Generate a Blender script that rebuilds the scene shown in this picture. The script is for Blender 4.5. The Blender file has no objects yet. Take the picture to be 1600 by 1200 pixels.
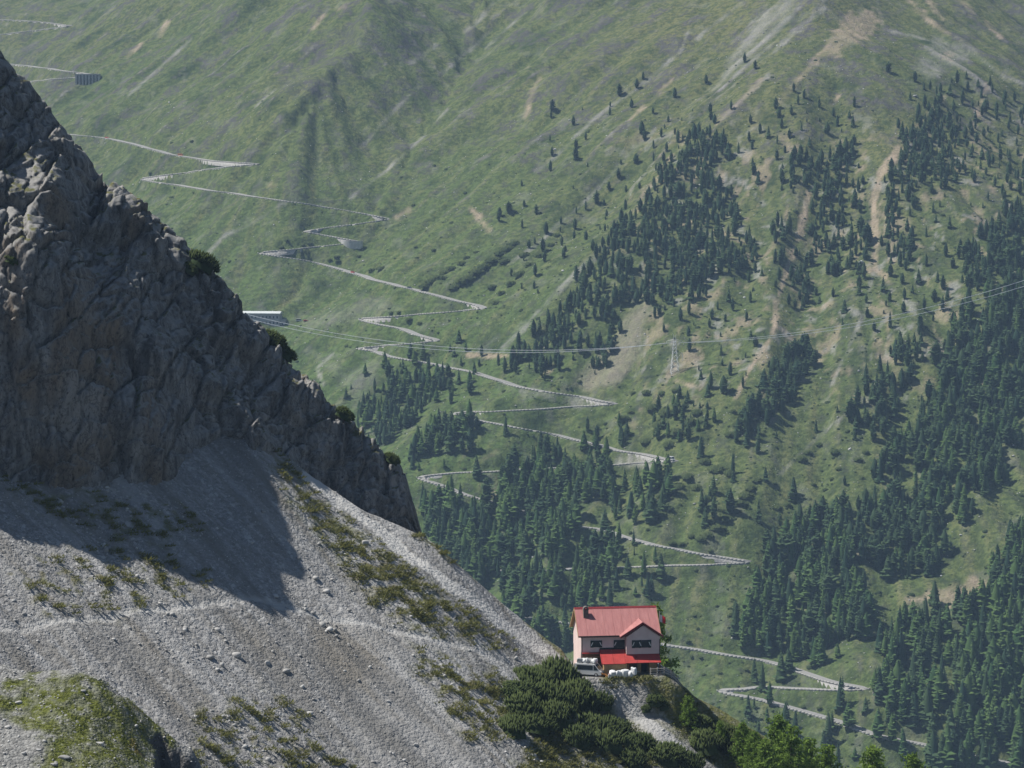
import bpy, math, random
import numpy as np
from mathutils import Vector

# ------------------------------------------------------------------ camera, sky, sun, exposure
SC = bpy.context.scene
COL = SC.collection
HFOV = math.radians(20.0)
PITCH = math.radians(-5.2)
cam_data = bpy.data.cameras.new('camera')
cam_data.sensor_fit = 'HORIZONTAL'
cam_data.angle = HFOV
cam_data.clip_start = 1.0
cam_data.clip_end = 20000.0
cam = bpy.data.objects.new('camera', cam_data)
cam.location = (0, 0, 0)
cam.rotation_euler = (math.pi/2 + PITCH, 0, 0)
COL.objects.link(cam)
SC.camera = cam

SUN_EL = math.radians(57.0)
SUN_AZ = math.radians(-86.0)            # measured from +Y (view direction), negative towards -X
SUNV = Vector((math.sin(SUN_AZ)*math.cos(SUN_EL), math.cos(SUN_AZ)*math.cos(SUN_EL), math.sin(SUN_EL)))
world = bpy.data.worlds.new('World')
SC.world = world
world.use_nodes = True
wn = world.node_tree
wn.nodes.clear()
sky = wn.nodes.new('ShaderNodeTexSky')
sky.sky_type = 'NISHITA'
sky.sun_disc = False
sky.sun_elevation = SUN_EL
sky.sun_rotation = SUN_AZ
sky.altitude = 2200
sky.air_density = 1.0
sky.dust_density = 1.4
bg = wn.nodes.new('ShaderNodeBackground')
bg.inputs['Strength'].default_value = 0.055
wo = wn.nodes.new('ShaderNodeOutputWorld')
wn.links.new(sky.outputs[0], bg.inputs[0])
wn.links.new(bg.outputs[0], wo.inputs[0])
sun_data = bpy.data.lights.new('sun', 'SUN')
sun_data.energy = 5.0
sun_data.angle = math.radians(0.5)
sun_data.color = (1.0, 0.955, 0.88)
sun = bpy.data.objects.new('sun', sun_data)
sun.rotation_euler = SUNV.to_track_quat('Z', 'Y').to_euler()
sun.location = (-300, 300, 600)
COL.objects.link(sun)
SC.view_settings.view_transform = 'Standard'
SC.view_settings.look = 'None'
SC.view_settings.exposure = 0.5
SC.view_settings.gamma = 1.0
SC.view_settings.use_curve_mapping = False
SC.render.engine = 'CYCLES'
SC.cycles.use_denoising = True
SC.cycles.max_bounces = 5
SC.cycles.diffuse_bounces = 2
SC.cycles.glossy_bounces = 2
SC.cycles.transmission_bounces = 2
SC.cycles.volume_bounces = 0
SC.cycles.transparent_max_bounces = 8

# ------------------------------------------------------------------ helpers: pixels, noise, meshes, materials
FPX = 800/math.tan(HFOV/2)
def ray(px, py):
    a = (np.asarray(px, float)-800)/FPX
    b = (600-np.asarray(py, float))/FPX
    y = math.cos(PITCH)-b*math.sin(PITCH)
    z = math.sin(PITCH)+b*math.cos(PITCH)
    return a/y, z/y
def at(px, py, Y):
    rx, rz = ray(px, py)
    return (float(rx*Y), float(Y), float(rz*Y))
def project(x, y, z):
    d = y*math.cos(PITCH)+z*math.sin(PITCH)
    u = -y*math.sin(PITCH)+z*math.cos(PITCH)
    return 800+FPX*x/d, 600-FPX*u/d

_dirs = np.stack([np.cos(np.arange(64)*2*np.pi/64), np.sin(np.arange(64)*2*np.pi/64)], 1)
def _hash(ix, iy, seed):
    h = (ix.astype(np.int64)*374761393 + iy.astype(np.int64)*668265263 + seed*1274126177) & 0xffffffff
    h = ((h ^ (h >> 13))*1274126177) & 0xffffffff
    return h ^ (h >> 16)
def perlin(x, y, seed=0):
    x = np.asarray(x, float); y = np.asarray(y, float)
    ix = np.floor(x); iy = np.floor(y)
    fx = x-ix; fy = y-iy
    ux = fx*fx*fx*(fx*(fx*6-15)+10); uy = fy*fy*fy*(fy*(fy*6-15)+10)
    def g(dx, dy):
        d = _dirs[_hash(ix+dx, iy+dy, seed) & 63]
        return d[..., 0]*(fx-dx)+d[..., 1]*(fy-dy)
    a = g(0, 0); b = g(1, 0); c = g(0, 1); d = g(1, 1)
    return ((a+(b-a)*ux)+((c+(d-c)*ux)-(a+(b-a)*ux))*uy)*1.5
def fbm(x, y, seed=0, octaves=4, gain=0.5, ridged=False):
    s = 0.0; a = 1.0; t = 0.0
    for k in range(octaves):
        n = perlin(x*2**k+17.3*k, y*2**k-9.1*k, seed+k)
        if ridged: n = 1-2*np.abs(n)
        s = s+a*n; t += a; a *= gain
    return s/t
def sstep(a, b, x):
    t = np.clip((x-a)/(b-a), 0, 1)
    return t*t*(3-2*t)
def smax(a, b, k):
    h = np.clip(.5+.5*(a-b)/k, 0, 1)
    return b+(a-b)*h+k*h*(1-h)
def smin(a, b, k):
    return -smax(-a, -b, k)
def poly_dist(u, v, pts):
    """distance of points (u, v) to a polyline"""
    best = np.full(np.shape(u), 1e9)
    for (ax, ay), (bx, by) in zip(pts[:-1], pts[1:]):
        dx, dy = bx-ax, by-ay
        L2 = dx*dx+dy*dy+1e-9
        t = np.clip(((u-ax)*dx+(v-ay)*dy)/L2, 0, 1)
        best = np.minimum(best, np.hypot(u-ax-t*dx, v-ay-t*dy))
    return best
def in_poly(u, v, pts):
    ins = np.zeros(np.shape(u), bool)
    n = len(pts)
    for i in range(n):
        ax, ay = pts[i]; bx, by = pts[(i+1) % n]
        if ay == by: continue
        c = ((ay > v) != (by > v)) & (u < (bx-ax)*(v-ay)/(by-ay)+ax)
        ins ^= c
    return ins
def poly_sdf(u, v, pts):
    d = poly_dist(u, v, list(pts)+[pts[0]])
    return np.where(in_poly(u, v, pts), -d, d)

def mesh_arrays(name, verts, faces, smooth=False, attrs=None):
    """one mesh from numpy arrays; faces is (n,3) or (n,4), or a list of such arrays"""
    if not isinstance(faces, (list, tuple)): faces = [faces]
    faces = [np.asarray(f, np.int32) for f in faces if len(f)]
    me = bpy.data.meshes.new(name)
    verts = np.asarray(verts, np.float32)
    me.vertices.add(len(verts))
    me.vertices.foreach_set('co', verts.ravel())
    loops = np.concatenate([f.ravel() for f in faces])
    tot = np.concatenate([np.full(len(f), f.shape[1], np.int32) for f in faces])
    start = np.concatenate([[0], np.cumsum(tot)[:-1]]).astype(np.int32)
    me.loops.add(len(loops))
    me.loops.foreach_set('vertex_index', loops)
    me.polygons.add(len(tot))
    me.polygons.foreach_set('loop_start', start)
    me.polygons.foreach_set('loop_total', tot)
    if smooth: me.polygons.foreach_set('use_smooth', np.ones(len(tot), bool))
    me.update(calc_edges=True)
    for k, a in (attrs or {}).items():
        a = np.asarray(a, np.float32)
        if a.ndim == 1:
            at_ = me.attributes.new(k, 'FLOAT', 'POINT'); at_.data.foreach_set('value', a)
        else:
            at_ = me.attributes.new(k, 'FLOAT_COLOR', 'POINT'); at_.data.foreach_set('color', a.ravel())
    return me
def grid_faces(nr, nc):
    i = np.arange(nr*nc).reshape(nr, nc)
    return np.stack([i[:-1, :-1].ravel(), i[:-1, 1:].ravel(), i[1:, 1:].ravel(), i[1:, :-1].ravel()], 1)
def link(name, me, mat=None, parent=None, loc=None, rz=None, scale=None, **props):
    o = bpy.data.objects.new(name, me)
    COL.objects.link(o)
    if mat is not None and me is not None and len(me.materials) == 0: me.materials.append(mat)
    if parent is not None: o.parent = parent
    if loc is not None: o.location = loc
    if rz is not None: o.rotation_euler = (0, 0, rz)
    if scale is not None: o.scale = scale if hasattr(scale, '__len__') else (scale,)*3
    for k, v in props.items(): o[k] = v
    return o
def thing(name, label, cat, loc=(0, 0, 0), rz=0.0, group=None, scale=None):
    o = link(name, None, loc=loc, rz=rz, scale=scale, label=label, category=cat)
    if group: o['group'] = group
    return o

class MB:
    """collects simple solids into one mesh"""
    def __init__(s): s.v = []; s.f = []
    def add(s, vs, fs):
        n = len(s.v); s.v += [tuple(p) for p in vs]; s.f += [tuple(i+n for i in f) for f in fs]; return s
    def box(s, x0, x1, y0, y1, z0, z1):
        v = [(x, y, z) for z in (z0, z1) for y in (y0, y1) for x in (x0, x1)]
        return s.add(v, [(0, 2, 3, 1), (4, 5, 7, 6), (0, 1, 5, 4), (2, 6, 7, 3), (0, 4, 6, 2), (1, 3, 7, 5)])
    def prism(s, prof, a, b):
        """profile polygon extruded from offset vector a to b (3D points list given as prof)"""
        n = len(prof); a = Vector(a); b = Vector(b)
        v = [Vector(p)+a for p in prof]+[Vector(p)+b for p in prof]
        f = [tuple(range(n))[::-1], tuple(range(n, 2*n))]+[(i, (i+1) % n, n+(i+1) % n, n+i) for i in range(n)]
        return s.add(v, f)
    def tube(s, p, q, r, r2=None, n=6):
        p = Vector(p); q = Vector(q); r2 = r if r2 is None else r2
        d = (q-p).normalized(); u = d.orthogonal().normalized(); w = d.cross(u)
        v = []
        for c, rr in ((p, r), (q, r2)):
            v += [c+(u*math.cos(2*math.pi*k/n)+w*math.sin(2*math.pi*k/n))*rr for k in range(n)]
        f = [(k, (k+1) % n, n+(k+1) % n, n+k) for k in range(n)]+[tuple(range(n))[::-1], tuple(range(n, 2*n))]
        return s.add(v, f)
    def mesh(s, name, smooth=False):
        me = bpy.data.meshes.new(name); me.from_pydata([tuple(p) for p in s.v], [], s.f)
        if smooth: me.polygons.foreach_set('use_smooth', [True]*len(me.polygons))
        me.update(); return me
    def obj(s, name, mat, parent=None, smooth=False, **k):
        return link(name, s.mesh(name, smooth), mat, parent, **k)

class NT:
    """small node-tree writer"""
    def __init__(s, name):
        s.m = bpy.data.materials.new(name); s.m.use_nodes = True
        s.t = s.m.node_tree; s.t.nodes.clear()
        s.out = s.t.nodes.new('ShaderNodeOutputMaterial')
        s.b = s.t.nodes.new('ShaderNodeBsdfPrincipled')
        s.t.links.new(s.b.outputs[0], s.out.inputs['Surface'])
        s.b.inputs['Specular IOR Level'].default_value = 0.25
        s.b.inputs['Roughness'].default_value = 0.9
    def n(s, typ, **k):
        nd = s.t.nodes.new(typ)
        for a, v in k.items(): setattr(nd, a, v)
        return nd
    def put(s, v, sock):
        if hasattr(v, 'is_output'): s.t.links.new(v, sock)
        elif isinstance(v, (tuple, list)):
            sock.default_value = tuple(v)+((1.0,) if len(v) == 3 and len(sock.default_value) == 4 else ())
        else: sock.default_value = v
    def coord(s, scale=(1, 1, 1), rot=(0, 0, 0)):
        tc = s.n('ShaderNodeTexCoord'); mp = s.n('ShaderNodeMapping')
        s.t.links.new(tc.outputs['Object'], mp.inputs['Vector'])
        mp.inputs['Scale'].default_value = scale; mp.inputs['Rotation'].default_value = rot
        return mp.outputs[0]
    def noise(s, scale, vec=None, detail=3.0, rough=0.55, dist=0.0):
        nd = s.n('ShaderNodeTexNoise')
        nd.inputs['Scale'].default_value = scale; nd.inputs['Detail'].default_value = detail
        nd.inputs['Roughness'].default_value = rough; nd.inputs['Distortion'].default_value = dist
        s.t.links.new(vec if vec is not None else s.coord(), nd.inputs['Vector'])
        return nd.outputs['Fac']
    def voronoi(s, scale, vec=None, feature='F1', out='Distance'):
        nd = s.n('ShaderNodeTexVoronoi', feature=feature)
        nd.inputs['Scale'].default_value = scale
        s.t.links.new(vec if vec is not None else s.coord(), nd.inputs['Vector'])
        return nd.outputs[out]
    def ramp(s, fac, stops):
        nd = s.n('ShaderNodeValToRGB'); e = nd.color_ramp.elements
        while len(e) < len(stops): e.new(0.5)
        for el, (p, c) in zip(e, stops):
            el.position = p; el.color = (c, c, c, 1) if not isinstance(c, (tuple, list)) else tuple(c)+(1,)
        s.put(fac, nd.inputs[0]); return nd.outputs[0]
    def mix(s, fac, a, b, mode='MIX'):
        nd = s.n('ShaderNodeMix', data_type='RGBA', blend_type=mode)
        nd.clamp_factor = True
        s.put(fac, nd.inputs[0]); s.put(a, nd.inputs[6]); s.put(b, nd.inputs[7]); return nd.outputs[2]
    def math(s, op, a, b=0.0, clamp=False):
        nd = s.n('ShaderNodeMath', operation=op, use_clamp=clamp)
        s.put(a, nd.inputs[0]); s.put(b, nd.inputs[1]); return nd.outputs[0]
    def attr(s, name):
        nd = s.n('ShaderNodeAttribute', attribute_name=name); return nd
    def split(s, col):
        nd = s.n('ShaderNodeSeparateColor'); s.put(col, nd.inputs[0]); return nd.outputs
    def normal_z(s):
        g = s.n('ShaderNodeNewGeometry'); sp = s.n('ShaderNodeSeparateXYZ')
        s.t.links.new(g.outputs['Normal'], sp.inputs[0]); return sp.outputs[2]
    def bump(s, height, strength=0.5, distance=0.1):
        nd = s.n('ShaderNodeBump'); nd.inputs['Strength'].default_value = strength
        nd.inputs['Distance'].default_value = distance
        s.put(height, nd.inputs['Height']); s.t.links.new(nd.outputs[0], s.b.inputs['Normal']); return nd
    def color(s, c, rough=None, spec=None, metal=None):
        s.put(c, s.b.inputs['Base Color'])
        if rough is not None: s.put(rough, s.b.inputs['Roughness'])
        if spec is not None: s.b.inputs['Specular IOR Level'].default_value = spec
        if metal is not None: s.b.inputs['Metallic'].default_value = metal
        return s.m
def plain(name, c, rough=0.85, var=0.18, scale=3.0, spec=0.25, metal=0.0):
    """one colour with some mottling and wear"""
    t = NT(name)
    nz = t.noise(scale, detail=4)
    k = t.ramp(nz, [(0.3, 1-var), (0.7, 1+var*0.5)])
    return t.color(t.mix(1.0, c, k, 'MULTIPLY'), rough, spec, metal)

# ------------------------------------------------------------------ far mountainside
def ridge(x, y, pts, s):
    out = np.full(np.shape(x), -1e9)
    for (ax, ay, az), (bx, by, bz) in zip(pts[:-1], pts[1:]):
        dx, dy, dz = bx-ax, by-ay, bz-az
        L = math.hypot(dx, dy); g = dz/L
        t = ((x-ax)*dx+(y-ay)*dy)/L
        q = np.abs((x-ax)*dy-(y-ay)*dx)/L
        t2 = t+q*g/math.sqrt(s*s-g*g) if abs(g) < s else np.full(np.shape(x), L if g > 0 else 0.0)
        t2 = np.clip(t2, 0, L)
        out = np.maximum(out, az+g*t2-s*np.hypot(t-t2, q))
    return out
CREST_MAIN = [(283, 2600, 85), (300, 3500, 460), (300, 4600, 900)]
_sp = np.array([at(405, 322, 2560), at(418, 296, 2578), at(455, 215, 2620), at(505, 125, 2690), at(540, 45, 2795), at(590, -60, 2960), at(650, -300, 3330)])
_tt = np.linspace(0, 1, 7); _tq = np.linspace(0, 1, 15)
CREST_SPUR = list(zip(*[np.polyval(np.polyfit(_tt, _sp[:, k], 3), _tq) for k in range(3)]))
def h_base(x, y):
    return smax(ridge(x, y, CREST_MAIN, .53), ridge(x, y, CREST_SPUR, .64), 9.0)
def h_far(x, y):
    wx = x+22*perlin(x/160, y/160, 5); wy = y+22*perlin(x/160, y/160, 6)
    z = h_base(wx, wy)
    z = z+7.0*fbm(x/210, y/210, 11, 3)
    z = z+4.5*fbm(x/60, y/80, 21, 4)
    return z

NCOL = 560
TAN0, TAN1 = -0.235, 0.235
far_rows = np.concatenate([np.arange(1150, 1600, 9.0), np.arange(1600, 3250, 2.6), np.arange(3250, 3700, 5.0), np.arange(3700, 4700, 20.0)])
far_cols = np.linspace(TAN0, TAN1, NCOL)
FY = np.repeat(far_rows[:, None], NCOL, 1)
FX = FY*far_cols[None, :]
FZ = h_far(FX, FY)
def grad_far(x, y, e=4.0):
    return (h_base(x+e, y)-h_base(x-e, y))/(2*e), (h_base(x, y+e)-h_base(x, y-e))/(2*e)
# streaks down the fall line: noise averaged along the gradient (on every second vertex)
def streaks(x, y, wl, steps, step, seed):
    s = np.zeros_like(x); px, py = x.copy(), y.copy()
    for sgn in (1, -1):
        px, py = x.copy(), y.copy()
        for k in range(steps):
            gx, gy = grad_far(px, py)
            l = np.hypot(gx, gy)+1e-6
            px = px+sgn*gx/l*step; py = py+sgn*gy/l*step
            s += perlin(px/wl, py/wl, seed)
    s /= np.sqrt(2*steps)*0.55
    return s
def upsample(a, nr, nc):
    r = np.linspace(0, a.shape[0]-1, nr); c = np.linspace(0, a.shape[1]-1, nc)
    return upsample_rc(a, r, c)
def upsample_rc(a, r, c):
    r0 = np.clip(np.floor(r).astype(int), 0, a.shape[0]-2); c0 = np.clip(np.floor(c).astype(int), 0, a.shape[1]-2)
    fr = (r-r0)[:, None]; fc = (c-c0)[None, :]
    A = a[np.ix_(r0, c0)]; B = a[np.ix_(r0, c0+1)]; C = a[np.ix_(r0+1, c0)]; D = a[np.ix_(r0+1, c0+1)]
    return (A*(1-fc)+B*fc)*(1-fr)+(C*(1-fc)+D*fc)*fr
xs_, ys_ = FX[::2, ::2], FY[::2, ::2]
nr_, nc_ = FX.shape
LIC = upsample_rc(streaks(xs_, ys_, 9.0, 9, 7.0, 41), np.arange(nr_)/2, np.arange(nc_)/2)
LIC3 = upsample_rc(streaks(xs_, ys_, 5.2, 6, 6.0, 45), np.arange(nr_)/2, np.arange(nc_)/2)
LIC2 = upsample_rc(streaks(xs_, ys_, 26.0, 6, 20.0, 51), np.arange(nr_)/2, np.arange(nc_)/2)
xs4, ys4 = FX[::4, ::4], FY[::4, ::4]
LIC4 = upsample_rc(streaks(xs4, ys4, 75.0, 6, 40.0, 61), np.arange(nr_)/4, np.arange(nc_)/4)
LIC4 = LIC4*sstep(60, 260, np.hypot(FX-283, np.minimum(FY-2600, 0)*1.0+np.maximum(FY-2600, 0)*.25))
LIC2 = LIC2*sstep(20, 120, np.hypot(FX-283, np.minimum(FY-2600, 0)*1.0+np.maximum(FY-2600, 0)*.25))
FZ = FZ+0.7*LIC+2.6*LIC2-1.2*np.abs(LIC2)+5.5*np.clip(LIC4, -1.5, 1.5)-2.5*np.abs(LIC4)

def far_index(x, y):
    """fractional row, column of a place"""
    return np.interp(y, far_rows, np.arange(len(far_rows))), (np.asarray(x)/np.asarray(y)-TAN0)/(TAN1-TAN0)*(NCOL-1)
def z_far(x, y):
    r, c = far_index(x, y)
    r0 = np.clip(np.floor(r).astype(int), 0, nr_-2); c0 = np.clip(np.floor(c).astype(int), 0, NCOL-2)
    fr = r-r0; fc = c-c0
    return ((FZ[r0, c0]*(1-fc)+FZ[r0, c0+1]*fc)*(1-fr)+(FZ[r0+1, c0]*(1-fc)+FZ[r0+1, c0+1]*fc)*fr)
_ys = np.arange(1400, 4400, 3.0)
def hit_far(px, py):
    """where the sight line through a pixel first meets the mountainside"""
    rx, rz = ray(px, py)
    d = _ys*rz-z_far(_ys*rx, _ys)
    i = int(np.argmax(d < 0))
    if i == 0: return None
    a, b = _ys[i-1], _ys[i]
    y = a+(b-a)*d[i-1]/(d[i-1]-d[i])
    return (float(y*rx), float(y), float(y*rz))

# ------------------------------------------------------------------ pass road: traced legs, draped on the slope
ROAD_RUNS = [
    [(-40, 30), (60, 33), (112, 40), (112, 42), (70, 46), (-40, 60)],
    [(10, 99), (70, 106), (120, 113), (153, 117), (153, 118.5), (110, 122), (50, 128), (0, 132)],
    [(100, 209), (160, 214), (220, 227), (265, 241), (300, 247), (350, 253), (408, 254.5), (408, 256), (350, 262), (305, 268), (222, 279),
     (222, 281), (330, 297), (400, 307), (460, 315), (540, 329), (610, 341), (610, 343), (560, 350), (474, 360), (474, 362), (520, 369),
     (563, 378), (563, 380), (480, 387), (404, 393.5), (404, 395.5), (460, 403), (510, 413), (530, 422), (600, 440), (680, 460), (720, 472), (758, 480),
     (758, 482), (700, 488), (564, 498), (564, 500), (610, 508), (650, 522), (688, 530.5), (688, 532.5), (640, 538), (560, 542.5), (560, 545),
     (620, 557), (680, 571), (740, 580), (770, 590), (800, 602), (860, 612), (905, 621), (966, 629.5), (966, 632), (900, 636), (800, 641), (708, 643.5),
     (708, 646), (740, 654), (800, 664), (850, 677), (905, 688), (960, 703), (1010, 712), (1060, 717.5), (1060, 720), (940, 727), (800, 735), (655, 740),
     (655, 743), (700, 762), (780, 791), (850, 806), (890, 817), (930, 827), (980, 838), (1030, 853), (1090, 864), (1176, 879), (1176, 881.5), (1050, 882.5), (920, 887), (760, 892)],
    [(760, 948), (840, 966), (890, 976), (960, 992), (1035, 1008), (1100, 1016), (1160, 1025), (1190, 1031), (1250, 1051), (1300, 1064), (1358, 1074.5), (1358, 1077),
     (1300, 1077.5), (1200, 1075), (1127, 1074), (1122, 1078), (1160, 1085), (1240, 1107), (1290, 1120), (1340, 1137), (1410, 1158), (1530, 1182), (1640, 1203)],
]
def smooth_path(p, n, it):
    p = p.copy()
    for _ in range(it):
        q = p.copy(); q[1:-1] = (p[:-2]+2*p[1:-1]+p[2:])/4; p = q
    return p
def resample(p, step):
    d = np.concatenate([[0], np.cumsum(np.linalg.norm(np.diff(p[:, :2], axis=0), axis=1))])
    t = np.arange(0, d[-1], step)
    return np.stack([np.interp(t, d, p[:, k]) for k in range(p.shape[1])], 1)
ROADS = []
for run in ROAD_RUNS:
    pts = []
    for (ax, ay), (bx, by) in zip(run[:-1], run[1:]):
        n = max(2, int(math.hypot(bx-ax, by-ay)/10))
        for k in range(n):
            h = hit_far(ax+(bx-ax)*k/n, ay+(by-ay)*k/n)
            if h: pts.append(h)
    p = resample(np.array(pts), 4.0)
    p = smooth_path(p, 3, 3)
    z = p[:, 2].copy()
    for _ in range(60): z[1:-1] = (z[:-2]+2*z[1:-1]+z[2:])/4
    p[:, 2] = z
    ROADS.append(resample(p, 2.5))
# shelf cut for the road
best = np.full(FX.shape, 1e9); zr = np.zeros(FX.shape)
for p in ROADS:
    for x, y, z in p:
        r, c = far_index(x, y); r = int(r); c = int(c)
        R = slice(max(r-6, 0), r+8); C = slice(max(c-8, 0), c+9)
        d = np.hypot(FX[R, C]-x, FY[R, C]-y)
        b = best[R, C]; m = d < b
        b[m] = d[m]; zr[R, C][m] = z
wgt = sstep(8.5, 4.0, best)
FZ = FZ*(1-wgt)+(zr-0.35)*wgt
ROADDIST = best

# ------------------------------------------------------------------ what covers the slope: masks per vertex
U, V = project(FX, FY, FZ)
J = 3.0*perlin(FX/14, FY/14, 71)+2.0*perlin(FX/5, FY/5, 72)
BRK = .35+.65*sstep(-.25, .3, fbm(FX/22, FY/34, 75, 3))
def stroke(pts, w, soft=2.0, solid=False):
    d = poly_dist(U, V, pts)+J*min(1.2, w/3)-.5*w*np.clip(LIC, -1, 1)
    if solid: return (1-sstep(w*.5, w*1.1+soft, d))*np.clip(.85+.3*LIC3, .4, 1)
    return (1-sstep(w*.3, w*1.2+soft, d))*BRK*np.clip(.75+.45*LIC3, .1, 1)
def blob(pts, soft=8.0):
    return (1-sstep(-soft, soft, poly_sdf(U, V, pts)+J*2.0-4*np.clip(LIC, -1, 1)))*np.clip(.8+.35*LIC3, .2, 1)
tan = np.zeros_like(FX); grey = np.zeros_like(FX); rock = np.zeros_like(FX); dark = np.zeros_like(FX)
for w, pts in [
    (2.2, [(1050, 92), (1000, 135), (985, 146), (940, 176), (900, 212), (870, 243), (838, 268)]),
    (2.0, [(1022, 203), (975, 250), (932, 298), (880, 345), (830, 390), (795, 412)]),
    (3.5, [(940, 385), (900, 430), (860, 465), (820, 510), (785, 545)]),
    (2.5, [(930, 405), (885, 440)]), (3.0, [(1200, 118), (1165, 150), (1130, 185)]), (3.0, [(1290, 12), (1240, 50), (1210, 80)]),
    (2.0, [(1160, 5), (1120, 35), (1090, 60)]), (2.2, [(1075, 50), (1062, 80)]), (2.5, [(770, 5), (750, 30), (728, 48)]), (2.2, [(762, 52), (735, 78), (690, 115)]),
    (1.5, [(640, 148), (600, 190), (565, 230)]), (3.0, [(680, 72), (640, 100)]), (2.0, [(445, 316), (400, 345), (345, 372), (325, 395)]),
    (1.6, [(1365, -20), (1375, 20), (1380, 45), (1410, 52), (1460, 65), (1510, 72), (1530, 90), (1570, 120), (1610, 134)]),
    (2.0, [(1580, 722), (1555, 745), (1528, 775)]), (2.5, [(1390, 490), (1350, 545)]), (2.0, [(1362, 436), (1350, 490), (1325, 545), (1300, 600)]),
    (2.0, [(1330, 640), (1270, 690), (1220, 740)]), (3, [(1208, 655), (1190, 680)]), (2.0, [(520, 555), (495, 575), (505, 600)]), (2.0, [(1200, 10), (1150, 60)]),
    (1.5, [(700, 170), (660, 215), (600, 270), (545, 310)]), (1.6, [(430, 140), (400, 165)]), (1.6, [(820, 20), (760, 75)]), (1.5, [(300, 60), (245, 110), (200, 150)]),
]:
    grey = np.maximum(grey, stroke(pts, w)*.8)
for i_s, (w, pts) in enumerate([
    (6.0, [(1405, 232), (1376, 270), (1365, 320), (1367, 370), (1368, 420)]), (5.0, [(1345, 423), (1368, 421), (1382, 432)]),
    (3.6, [(1265, 300), (1250, 360), (1230, 420), (1214, 470), (1207, 520)]), (2.2, [(1203, 530), (1170, 580), (1150, 620)]),
    (2.2, [(733, 555), (792, 556)]), (4.5, [(735, 325), (750, 340), (762, 358)]), (1.8, [(1055, 595), (1095, 607)]),
    (3.5, [(842, 122), (830, 150), (822, 185)]), (3.0, [(1050, 125), (1030, 143)]), (3.0, [(1005, 165), (985, 188)]), (4.0, [(1418, 0), (1450, 30), (1482, 52)]),
    (3.0, [(1450, 0), (1475, 32)]), (4.0, [(1500, -5), (1520, 18)]), (2.6, [(1540, 35), (1563, 57)]), (4.0, [(1545, 130), (1535, 150), (1525, 190), (1520, 220)]),
    (3.5, [(1190, 125), (1150, 165), (1120, 190)]), (3.0, [(260, 35), (250, 55)]), (2.5, [(220, 70), (200, 90)]), (2.5, [(775, 705), (755, 720)]),
    (3.0, [(640, 328), (620, 340)]), (2.5, [(545, 5), (530, 15)]), (2.5, [(505, 25), (490, 45)]), (3.0, [(1475, 150), (1440, 190), (1415, 215)]),
    (2.5, [(1050, 245), (1030, 265)]), (2.5, [(1310, 150), (1300, 165)]), (4.0, [(1330, 20), (1295, 70), (1265, 105), (1215, 160)]),
]):
    tan = np.maximum(tan, stroke(pts, w, solid=i_s < 5)*.95)
for cx, cy, r in [(1470, 532, 7), (1408, 580, 6), (1540, 547, 6), (1320, 580, 9), (430, 290, 7), (855, 575, 8), (990, 665, 8), (1000, 640, 6), (855, 720, 7), (1560, 615, 9), (1480, 90, 8), (1590, 650, 6), (960, 790, 6), (1345, 865, 5)]:
    tan = np.maximum(tan, (1-sstep(r-5, r+4, np.hypot(U-cx, (V-cy)*1.1)+J*2.2-3*LIC))*np.clip(.45+.5*LIC3, 0, .9))
tan = np.maximum(tan, blob([(1312, 40), (1335, 25), (1365, 12), (1378, 35), (1362, 55), (1320, 80), (1285, 92), (1258, 112), (1270, 90), (1292, 60)], 5)*(.75+.25*np.clip(LIC, -1, 1)))
tan = np.maximum(tan, blob([(1420, 938), (1480, 915), (1530, 905), (1562, 898), (1545, 925), (1500, 948), (1478, 952)], 5)*.8)
tan = np.maximum(tan, blob([(775, 745), (790, 770), (782, 785), (768, 770)], 4))
grey = np.maximum(grey, blob([(1010, 465), (1022, 478), (1006, 510), (1000, 560), (962, 600), (880, 612), (900, 580), (958, 540), (972, 500)], 8)*.35)
tan = np.maximum(tan, blob([(1010, 465), (1022, 478), (1006, 510), (1000, 560), (962, 600), (880, 612), (900, 580), (958, 540), (972, 500)], 8)*.3)
grey = np.maximum(grey, blob([(1185, 20), (1250, -10), (1225, 45), (1175, 95), (1120, 150), (1140, 95)], 9)*np.clip(.55+.4*LIC, 0, .9))
grey = np.maximum(grey, blob([(1460, 60), (1520, 75), (1515, 95), (1450, 125), (1430, 110)], 7)*np.clip(.5+.4*LIC, 0, .9))
grey = np.maximum(grey, blob([(470, 500), (600, 465), (620, 480), (560, 500), (480, 515)], 14)*.35)
grey = np.maximum(grey, blob([(480, 545), (540, 580), (600, 560), (560, 640), (540, 600)], 10)*.3)
up = 1-sstep(120, 420, V)
streak_mask = sstep(.9, 1.9, LIC+.45*LIC3+.5*LIC2+.35*fbm(FX/120, FY/120, 81, 3))
grey = np.maximum(grey, streak_mask*(.16+.42*up))
grey = np.maximum(grey, blob([(965, 706), (1052, 719), (1030, 731), (960, 730)], 4)*.8)
grey = np.maximum(grey, blob([(800, 604), (900, 622), (960, 630), (900, 634), (830, 620)], 4)*.6)
n1 = 1.25*fbm(FX/40, FY/40, 91, 5, .65)+.2*LIC2+.16*LIC+.12*LIC3
rock = sstep(.22, .5, n1+.22*up-.08)*(.3+.7*up)
rock = np.maximum(rock, blob([(500, 50), (560, 40), (600, 60), (540, 75)], 9)*.8)
rock = np.maximum(rock, blob([(440, 110), (540, 125), (520, 150), (430, 150)], 14)*.6)
dark = sstep(.1, .5, 1.2*fbm(FX/38, FY/38, 101, 5, .65)+.18*LIC2+.12*LIC3)*.8
dark = np.maximum(dark, blob([(900, 230), (960, 250), (900, 330), (790, 450), (680, 440), (760, 390), (840, 330)], 20)*sstep(-.15, .35, fbm(FX/30, FY/30, 103, 3))*.75)
mid = sstep(150, 260, V)*(1-sstep(560, 680, V))*sstep(900, 1050, U)
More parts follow.
